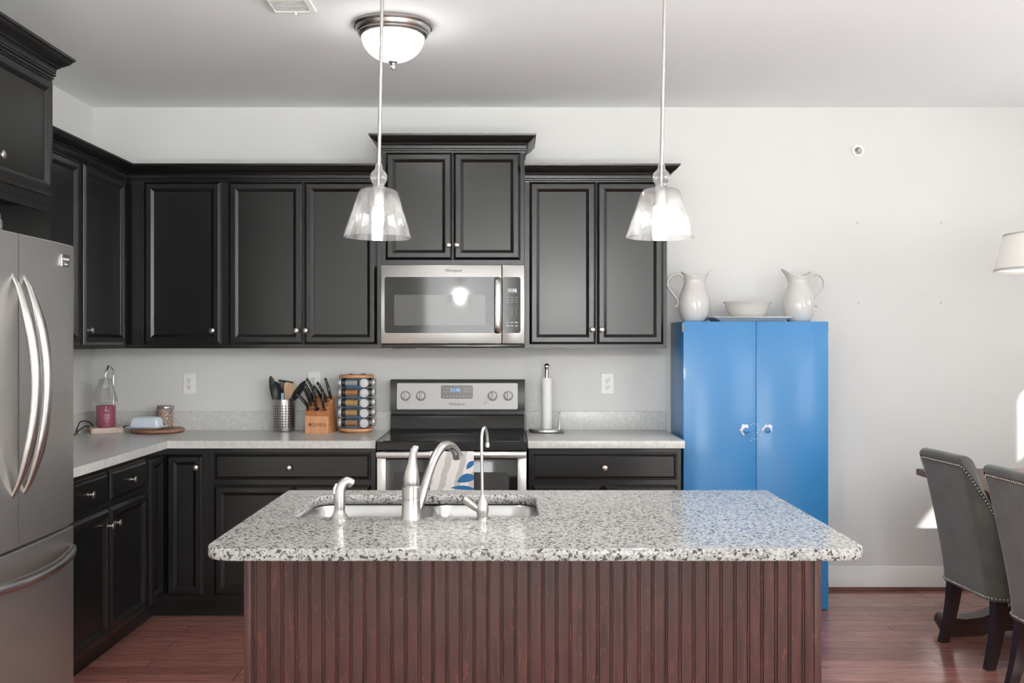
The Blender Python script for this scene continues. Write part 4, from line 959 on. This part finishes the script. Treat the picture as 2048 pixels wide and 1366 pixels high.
def jar(col, i, zr):
    # col: outward direction angle in rack frame; jar axis = local +Z pointing outwards
    A = {'left': PI, 'front': -PI/2, 'right': 0}[col]
    dirv = RM.to_3x3() @ Vector((math.cos(A), math.sin(A), 0))
    side = RM.to_3x3() @ Vector((-math.sin(A), math.cos(A), 0))
    off = {'left': .034, 'front': .061, 'right': .036}[col]
    c0 = Vector((rx, ry, zc+zr)) + dirv*.018*0 + side*off
    st = {'left': -.020, 'front': -.006, 'right': .018}[col]
    base = c0+dirv*st
    q = dirv.to_track_quat('Z', 'Y').to_matrix().to_4x4(); M = T(*base) @ q
    k = 4-i
    lab = {'left': 'spice jar lying sideways in the %s row, left side, %s inside' % (rown[k], SP[k][0]), 'front': 'spice jar in the %s row with its round silver lid facing the camera' % rown[k], 'right': 'spice jar on the right side of the rack, %s row, mostly hidden' % rown[k]}[col]
    o = thing('spice_jar', lab, 'spice jar', tuple(base), group=GJ)
    L = .072 if col == 'left' else .038
    m = MB(); m.lathe([(.0180, 0), (.0197, .002), (.0197, L), (.0185, L+.003)], M, 22); part('glass', m, M_JG, o)
    m = MB(); m.lathe([(.0172, .002), (.0184, .003), (.0184, L-.001), (.017, L)], M, 20); part('spice', m, SPM[k], o)
    m = MB(); m.lathe([(.0235, L+.001), (.0240, L+.002), (.0240, L+.020), (.0230, L+.021)], M, 26); part('collar', m, M_BAND, o)
    m = MB(); m.lathe([(.0240, L+.0215), (.0248, L+.023), (.0248, L+.038), (.0235, L+.040), (.016, L+.0403), (.0155, L+.0397), (0, L+.0397)], M, 28); part('lid', m, M_LID, o)
for i, zr in enumerate(zrow):
    for col in ('left', 'front', 'right'): jar(col, i, zr)

# paper towel holder
hx, hy = .2085, -.150
t = thing('paper_towel_holder', 'stainless paper towel holder with ball top and short side post', 'paper towel holder', (hx, hy, zc))
m = MB(); m.lathe([(.092, 0), (.097, .002), (.098, .004), (.098, .015), (.096, .018), (.090, .019), (0, .019)], T(hx, hy, zc), 56); part('base', m, M_STEELH, t)
m = MB(); m.lathe([(.0115, .018), (.0115, .345), (.009, .350), (.012, .352)], T(hx, hy, zc), 20); m.sphere((hx, hy, zc+.362), .0165, 20); part('post', m, M_CHROME, t)
m = MB(); m.lathe([(.0052, .018), (.0052, .105), (.006, .107)], T(hx+.0695, hy+.005, zc), 14); m.sphere((hx+.0695, hy+.005, zc+.115), .0085, 14); part('side_post', m, M_CHROME, t)
m = MB(); m.ring_lathe([(.0125, .0195), (.0285, .0195), (.0292, .022), (.0288, .29), (.028, .2985), (.0125, .2985)], T(hx, hy, zc), 36)
solo('paper_towel_roll', m, M_PAPER, 'thin nearly used white paper towel roll on the holder', 'paper towel', (hx, hy, zc+.0195))
# ------------------------------------------------------------------ blue cupboard and crockery
t = thing('cupboard', 'tall bright blue two-door cupboard with chipped paint around its knobs', 'cupboard', (1.296, -.22, 0))
QX0, QX1, QZ = .916, 1.6765, 1.515
m = MB(); m.box(QX0, QX1, -.410, -.018, 0, QZ, .002); part('cupboard_body', m, M_BLUE, t)
QM = 1.2975
chips = ((1.2415, .943, -.006), (1.3525, .946, .004))
for n, (a, b) in enumerate(((QX0, QM-.001), (QM+.001, QX1))):
    m = MB(); m.box(a, b, -.430, -.4115, .004, QZ, .0015); d = part('door', m, M_BLUE, t)
    kx_, kz_, cxo = chips[n]
    m = MB(); m.lathe([(.010, 0), (.008, .004), (.0075, .010), (.013, .014), (.0165, .020), (.0155, .027), (.009, .0305), (0, .031)], T(kx_, -.4305, kz_) @ RB, 22); part('knob', m, M_BLUE, d)
    random.seed(20+n); pts = []; ph = [random.uniform(0, 6) for _ in range(4)]
    for k in range(48):
        a_ = 2*PI*k/48; r_ = .022+.004*math.sin(a_*2+ph[0])+.0028*math.sin(a_*5+ph[1])+.0014*math.sin(a_*9+ph[2])+random.uniform(-.0008, .0008)
        pts.append((kx_+cxo+r_*math.cos(a_)*1.05, kz_+.006+r_*math.sin(a_)*1.1))
    m = MB(); m.prism(pts, lambda p, q, e: (p, e, q), -.4302, -.4306)
    for k in range(10):
        px_ = QM+random.uniform(.002, .03)*(1 if n else -1); pz_ = .94+random.uniform(-.05, .07); s_ = random.uniform(.0012, .003)
        m.prism([(px_-s_, pz_), (px_, pz_-s_*1.3), (px_+s_*.8, pz_+.001), (px_, pz_+s_)], lambda p, q, e: (p, e, q), -.4302, -.4305)
    part('chipped_paint', m, M_CHIP, d, label='white patch of chipped paint around the knob')
M_HINGE = mat('old_brass_hinge', (.35, .27, .18, 1), .4, .8)
for xx, sg in ((QX0-.003, 1), (QX1+.003, -1)):
    for zz in (1.485, .12):
        m = MB(); m.lathe([(.0035, -.024), (.0035, .024)], T(xx, -.4115, zz), 10); m.box(min(xx, xx+sg*.003), max(xx, xx+sg*.003), -.409, -.385, zz-.022, zz+.022); m.box(min(xx, xx+sg*.003), max(xx, xx+sg*.003), -.427, -.413, zz-.022, zz+.022); part('hinge', m, M_HINGE, t)
zq = QZ+.0004
# pitcher profile (r, z)
PP = [(.050, 0), (.058, .002), (.066, .012), (.078, .040), (.0845, .075), (.0855, .100), (.0820, .128), (.0720, .160), (.0600, .190), (.0530, .212), (.0515, .228), (.0545, .244), (.0600, .258)]
def pitcher(x, y, sg, label, rz=0):
    # sg=+1: spout to the right
    t = thing('pitcher', label, 'pitcher', (x, y, zq), rz, group='white pitchers on the blue cupboard')
    n = 48
    def sh(r, z, a):
        k = max(0, (z-.200)/.058)
        c = math.cos(a); lip = max(0, c)**3.2; bk = max(0, -c)**2
        rr_ = r*(1+.62*lip*k**1.3+.16*bk*k**1.5)
        zz = z+(.030*lip**1.2+.016*bk-.012*(1-lip)*(1-bk))*k**1.6
        return (sg*rr_*math.cos(a), rr_*math.sin(a)*(1-.12*k*lip), zz)
    rings = [[sh(r, z, 2*PI*j/n) for j in range(n)] for r, z in PP]
    inner = [[sh(r-.0045, z+.0, 2*PI*j/n) for j in range(n)] for r, z in PP[::-1][:9]]
    rim = [[(p[0]*.985, p[1]*.985, p[2]+.0025) for p in rings[-1]]]
    m = MB(); m.loft(rings+rim+inner); part('body', m, M_PORC, t, world=False, sharp=70)
    hp = [(-.050, .232), (-.062, .252), (-.085, .262), (-.112, .258), (-.134, .240), (-.143, .212), (-.136, .184), (-.118, .160), (-.100, .138), (-.088, .118), (-.086, .100), (-.094, .088), (-.104, .086)]
    pts = smoothpath([(sg*a, 0, b) for a, b in hp], 4); nn = len(pts)
    m = MB(); m.tube(pts, [.0090-.0030*i/nn for i in range(nn)], 12, squash=(1.3, .8), up=(0, 1, 0)); part('handle', m, M_PORC, t, world=False, sharp=70)
pitcher(1.007, -.235, 1, 'white porcelain pitcher on the left of the blue cupboard top, spout facing right', math.radians(-6))
pitcher(1.580, -.225, -1, 'white porcelain pitcher on the right of the blue cupboard top, spout facing left', math.radians(4))
Mt = T(1.292, -.245, zq) @ Matrix.Rotation(math.radians(2), 4, 'Z')
m = MB()
def tr(hx, hy, z, r): return [(p[0], p[1], z) for p in rr(-hx, hx, -hy, hy, r, 4)]
m.loft([tr(.165, .095, 0, .006), tr(.17, .10, .001, .006), tr(.180, .108, .010, .006), tr(.211, .136, .0225, .006), tr(.211, .136, .0255, .006), tr(.178, .105, .013, .006), tr(.168, .098, .008, .006)], M=Mt)
solo('serving_platter', m, M_PORC, 'white rectangular platter with flared rim under the bowl', 'platter', (1.292, -.245, zq))
m = MB(); zb_ = zq+.0085
m.lathe([(.058, 0), (.064, .001), (.066, .006), (.085, .018), (.104, .040), (.114, .068), (.121, .088), (.131, .098), (.132, .101), (.129, .102), (.118, .091), (.110, .068), (.098, .040), (.075, .018), (0, .012)], T(1.297, -.24, zb_), 48)
solo('serving_bowl', m, M_PORC, 'white porcelain bowl on the platter between the two pitchers', 'bowl', (1.297, -.24, zb_), sharp=60)

# ------------------------------------------------------------------ ceiling and pendant lamps
def point(parent, name, loc, e, r=.03, c=(1, .96, .9)):
    l = bpy.data.lights.new(name, 'POINT'); l.energy = e; l.shadow_soft_size = r; l.color = c
    o = bpy.data.objects.new(name, l); C.objects.link(o); o.location = loc
    if parent: o.parent = parent
    return o
fx_, fy_ = -.487, -1.480
t = thing('ceiling_light', 'round flush ceiling light with nickel rim and frosted glass dome', 'ceiling light', (fx_, fy_, HC))
m = MB(); m.ring_lathe([(.10, 0), (.166, 0), (.168, -.003), (.168, -.010), (.163, -.016), (.158, -.017), (.154, -.026), (.150, -.034), (.146, -.037), (.147, -.041), (.144, -.046), (.138, -.050), (.131, -.053), (.127, -.050), (.10, -.02)], T(fx_, fy_, HC-.0005), 64); part('rim', m, M_NICKEL, t)
prof = [(.131*math.cos(a), -.048-.108*math.sin(a)) for a in [i*PI/2/14 for i in range(15)]]
def rib2(p, a): k = 1+.006*math.cos(a*48); return (p[0]*k, p[1]*k, p[2])
m = MB(); m.lathe(prof[:-1]+[(.006, -.156)], T(fx_, fy_, HC), 192, fx=rib2); part('glass_dome', m, M_DOME, t)
m = MB(); m.lathe([(.021, -.153), (.020, -.158), (.012, -.163), (.010, -.169), (.0065, -.171), (.0095, -.175), (.0105, -.180), (.0085, -.186), (0, -.189)], T(fx_, fy_, HC), 24); part('finial', m, M_NICKEL, t)
def pendant(x, y, tilt, label, big):
    t = thing('pendant_light', label, 'pendant light', (x, y, HC-.0005), group='glass pendant lights over the island')
    t.rotation_euler = (0, math.radians(tilt), 0)
    def P(name, mb, m_, par=None, **k): return part(name, mb, m_, par or t, world=False, **k)
    m = MB(); m.lathe([(.062, 0), (.062, -.008), (.055, -.020), (.012, -.028), (.008, -.034)], None, 32); P('canopy', m, M_NICKEL)
    m = MB(); m.lathe([(.0052, -.03), (.0052, -.824)], None, 14); m.lathe([(.0062, -.545), (.0062, -.560)], None, 14); P('rod', m, M_NICKEL)
    m = MB(); m.lathe([(.0075, -.818), (.0100, -.824), (.0110, -.8335), (.0125, -.8365)]+[(.0248*math.sin(q), -.859+.0248*math.cos(q)) for q in [.58+i*(2.38-.58)/14 for i in range(15)]]+[(.0165, -.880), (.0165, -.889), (.019, -.892)], None, 28); P('glass_finial', m, M_BALL, sharp=80)
    m = MB(); m.lathe([(.003, -.820), (.003, -.885)], None, 8); P('inner_stem', m, M_NICKEL)
    m = MB(); m.ring_lathe([(.016, -.8905), (.040, -.8915), (.050, -.895), (.0565, -.903), (.0605, -.914), (.0980, -1.030), (.0965, -1.0315), (.0585, -.916), (.0545, -.906), (.048, -.898), (.039, -.8945), (.016, -.8935)], None, 56); P('glass_shade', m, M_SHADE, sharp=80)
    m = MB(); m.lathe([(.008, -.884), (.014, -.8945), (.0165, -.899), (.0165, -.938), (.018, -.940)], None, 22); P('socket', m, M_NICKEL)
    r = .0225 if big else .0165; zb = -.966 if big else -.958; ze = -1.034 if big else -1.020
    m = MB(); m.lathe([(r*.8, -.940), (r*1.0, -.944), (r*1.05, zb+.004), (r, zb)], None, 22); P('bulb_base', m, M_CFL)
    m = MB(); m.lathe([(r*.98, zb), (r*1.02, zb+(ze-zb)*.2), (r*.98, zb+(ze-zb)*.5), (r*.78, zb+(ze-zb)*.8), (r*.4, zb+(ze-zb)*.96), (0, ze)], None, 22); P('bulb', m, M_BULB, sharp=80)
    return t
pendant(-.3575, -2.81, 1.1, 'left of the two clear glass pendant lamps, hanging above the sink', False)
pendant(.4535, -2.81, 1.1, 'right of the two clear glass pendant lamps, with a larger bright bulb', True)
# dining pendant
M_FSH = bpy.data.materials.new('white_linen_shade'); M_FSH.use_nodes = True
nt = M_FSH.node_tree; b = nt.nodes['Principled BSDF']; b.inputs['Base Color'].default_value = srgb(244, 243, 241); b.inputs['Roughness'].default_value = .9
tl = nt.nodes.new('ShaderNodeBsdfTranslucent'); tl.inputs[0].default_value = srgb(242, 240, 236); mxs = nt.nodes.new('ShaderNodeMixShader'); mxs.inputs[0].default_value = .4
nt.links.new(b.outputs[0], mxs.inputs[1]); nt.links.new(tl.outputs[0], mxs.inputs[2]); nt.links.new(mxs.outputs[0], nt.nodes['Material Output'].inputs[0])
dx_, dy_ = 2.435, -1.28
t = thing('dining_pendant', 'white tapered fabric lamp shade hanging over the dining table', 'pendant light', (dx_, dy_, HC))
m = MB(); m.ring_lathe([(.275, 1.725), (.237, 1.883), (.2355, 1.883), (.2735, 1.725)], T(dx_, dy_, 0), 64); part('lamp_shade', m, M_FSH, t)
m = MB()
for r_, z_ in ((.2755, 1.722), (.2385, 1.876)): m.ring_lathe([(r_, z_), (r_-.002, z_+.010), (r_-.005, z_+.010), (r_-.003, z_)], T(dx_, dy_, 0), 64)
part('shade_trim', m, mat('grey_piping', srgb(188, 184, 180), .8), t)
m = MB(); m.lathe([(.06, 0), (.06, -.02), (.006, -.03), (.006, -.90), (.018, -.905), (.018, -.95)], T(dx_, dy_, HC-.0005), 20)
for k in range(3): m.tube([(dx_, dy_, 1.86), (dx_+.236*math.cos(k*2.1), dy_+.236*math.sin(k*2.1), 1.878)], .002, 8)
part('stem', m, M_NICKEL, t)
m = MB(); m.sphere((dx_, dy_, 1.765), .030, 16); part('bulb', m, mat('warm_lit_bulb', (1, 1, 1, 1), .4, emit=(1, .96, .9, 1), estr=28), t)

# ------------------------------------------------------------------ dining table and chairs
t = thing('dining_table', 'reddish-brown trestle dining table with its long side behind the grey chairs', 'table', (2.62, -1.5, 0))
m = MB(); m.box(2.13, 3.12, -2.55, -.445, .712, .745, .004); part('tabletop', m, M_TABLE, t)
m = MB(); m.box(2.24, 3.01, -2.42, -.575, .64, .711); part('apron', m, M_TBASE, t)
for yc in (-.855, -2.15):
    L = [(.53, .010), (.50, .0), (.36, .0), (.33, .020), (.10, .035)]
    top = [(.12, .165), (.20, .155), (.29, .120), (.36, .092), (.44, .082), (.50, .088), (.535, .070), (.545, .040)]
    xm = 2.625
    poly = [(xm-a, b) for a, b in L]+[(xm+a, b) for a, b in L[::-1]]+[(xm+a, b) for a, b in top[::-1]]+[(xm-a, b) for a, b in top]
    m = MB(); m.prism(poly, lambda a, b, d: (a, d, b), yc-.045, yc+.045)
    for sg in (-1, 1): m.tube([(xm+sg*.52, yc-.05, .062), (xm+sg*.52, yc+.05, .062)], .034, 16)
    part('trestle_foot', m, M_TBASE, t)
    m = MB(); m.lathe([(.06, .16), (.07, .18), (.05, .22), (.075, .30), (.08, .38), (.055, .50), (.06, .60), (.08, .64)], T(xm, yc, 0), 24); part('trestle_post', m, M_TBASE, t)
m = MB(); m.box(2.60, 2.65, -2.15, -.855, .20, .28, .005); part('stretcher', m, M_TBASE, t)

def chair():
    t = thing('dining_chair', '', 'chair', (0, 0, 0), group='grey upholstered dining chairs along the table')
    # plan path: front near -> back near corner -> back far corner -> front far (local: back is at -x)
    W = .235; D = .50; RC = .075
    pl = []
    for i in range(12): pl.append((D-(D-RC)*i/12, -W+.01*(1-i/12), -1, (D-(D-RC)*i/12)))
    for i in range(19):
        a = PI/2*i/18; pl.append((RC-RC*math.sin(a), -W+RC-RC*math.cos(a), 0, RC-RC*math.sin(a)))
    for i in range(1, 9): pl.append((0, (-W+RC)+(2*W-2*RC)*i/8, 0, 0))
    half = pl[:]
    for i in range(1, 19):
        a = PI/2*i/18; pl.append((RC-RC*math.cos(a), W-RC+RC*math.sin(a), 0, RC-RC*math.cos(a)))
    for i in range(1, 13): pl.append((RC+(D-RC)*i/12, W-.01*(i/12), 1, RC+(D-RC)*i/12))
    N = len(pl)
    def H(x):               # top edge height
        K = ((0, .885), (.005, .866), (.03, .772), (.062, .665), (.092, .575), (.13, .545), (.25, .535), (9, .53))
        for (a, b), (c, d) in zip(K, K[1:]):
            if x <= c: return b+(d-b)*(x-a)/(c-a)
    def lean(z, x): k = max(0, (z-.33)/.57); return -.115*k**1.25*max(.0, 1-x/.30*.6)
    def flare(z): return 1+.03*max(0, (z-.4)/.5)
    def nvec(i):
        a = Vector(pl[max(i-1, 0)][:2]); b = Vector(pl[min(i+1, N-1)][:2]); d = (b-a).normalized(); return Vector((d.y, -d.x))*-1
    inn = []
    cen = Vector((.25, 0))
    for i in range(N):
        n = nvec(i); p = Vector(pl[i][:2])
        if n.dot(cen-p) < 0: n = -n
        inn.append(n)
    ZBOT = .295
    def pt(i, z, ins):      # point on shell, moved inwards by ins
        x, y = pl[i][0]+inn[i].x*ins, pl[i][1]+inn[i].y*ins
        return Vector((x+lean(z, pl[i][3]), y*flare(z), z))
    outer = []
    for i in range(N):
        h = H(pl[i][3]); outer.append([pt(i, ZBOT+(h-ZBOT)*k/14, 0) for k in range(15)])
    pad = []
    for i in range(N):
        h = H(pl[i][3]); pad.append([pt(i, h, -.004), pt(i, h+.014, -.006), pt(i, h+.027, .006), pt(i, h+.033, .024), pt(i, h+.028, .045), pt(i, h+.012, .062), pt(i, h-.03, .074), pt(i, h-(h-.42)*.5, .085), pt(i, .42, .08), pt(i, ZBOT+.02, .04), pt(i, ZBOT, .0)])
    m = MB(); m.grid(outer); part('outer_back', m, M_FAB, t, world=False, sharp=80)
    m = MB(); m.grid(pad); part('padded_backrest', m, M_FAB, t, world=False, sharp=80)
    m = MB(); rrbox(m, .085, D+.02, -.155, .155, .34, .485, .05, .03); part('seat_cushion', m, M_FAB, t, world=False, sharp=80)
    m = MB(); rrbox(m, .06, D-.005, -.20, .20, .293, .345, .05, .004); part('seat_frame', m, M_FAB, t, world=False)
    # nailheads along top edge of outer back and along its bottom edge
    m = MB()
    def run(line, step):
        acc = 0; prev = None
        for p, nn in line:
            if prev is not None:
                seg = (p-prev[0]).length; s = step-acc
                while s <= seg:
                    q = prev[0].lerp(p, s/seg); n3 = nn
                    m.sphere(q-n3*.001, .0052, 8); s += step
                acc = (acc+seg) % step
            prev = (p, nn)
    run([(pt(i, H(pl[i][3])-.012, -.001), Vector((inn[i].x, inn[i].y, 0))) for i in range(N)], .0155)
    part('nailhead_trim', m, M_NAIL, t, world=False); m = MB()
    run([(pt(i, ZBOT+.012, -.001), Vector((inn[i].x, inn[i].y, 0))) for i in range(N)], .0155)
    part('nailhead_trim', m, M_NAIL, t, world=False)
    for sy in (-1, 1):
        m = MB(); pts = []
        for k in range(9):
            s = k/8; z = .31*(1-s); pts.append((.055-.050*s**1.8, sy*(.185+.012*s), z, .0285-.009*s))
        m.loft([[(x-r, y-r*.9, z), (x+r, y-r*.9, z), (x+r, y+r*.9, z), (x-r, y+r*.9, z)] for x, y, z, r in pts]); part('rear_leg', m, M_LEG, t, world=False)
        m = MB(); m.loft([[(.455-r, sy*.175-r, z), (.455+r, sy*.175-r, z), (.455+r, sy*.175+r, z), (.455-r, sy*.175+r, z)] for z, r in ((.31, .026), (.10, .019), (0, .016))]); part('front_leg', m, M_LEG, t, world=False)
    return t
c0 = chair(); c0.location = (2.045, -1.185, 0); c0.rotation_euler[2] = math.radians(4); c0['label'] = 'grey suede dining chair nearer the back wall, its whole back in view'
dup(c0, (2.037, -1.815, 0), math.radians(2), 'grey suede dining chair nearest the camera, cut off by the right edge')
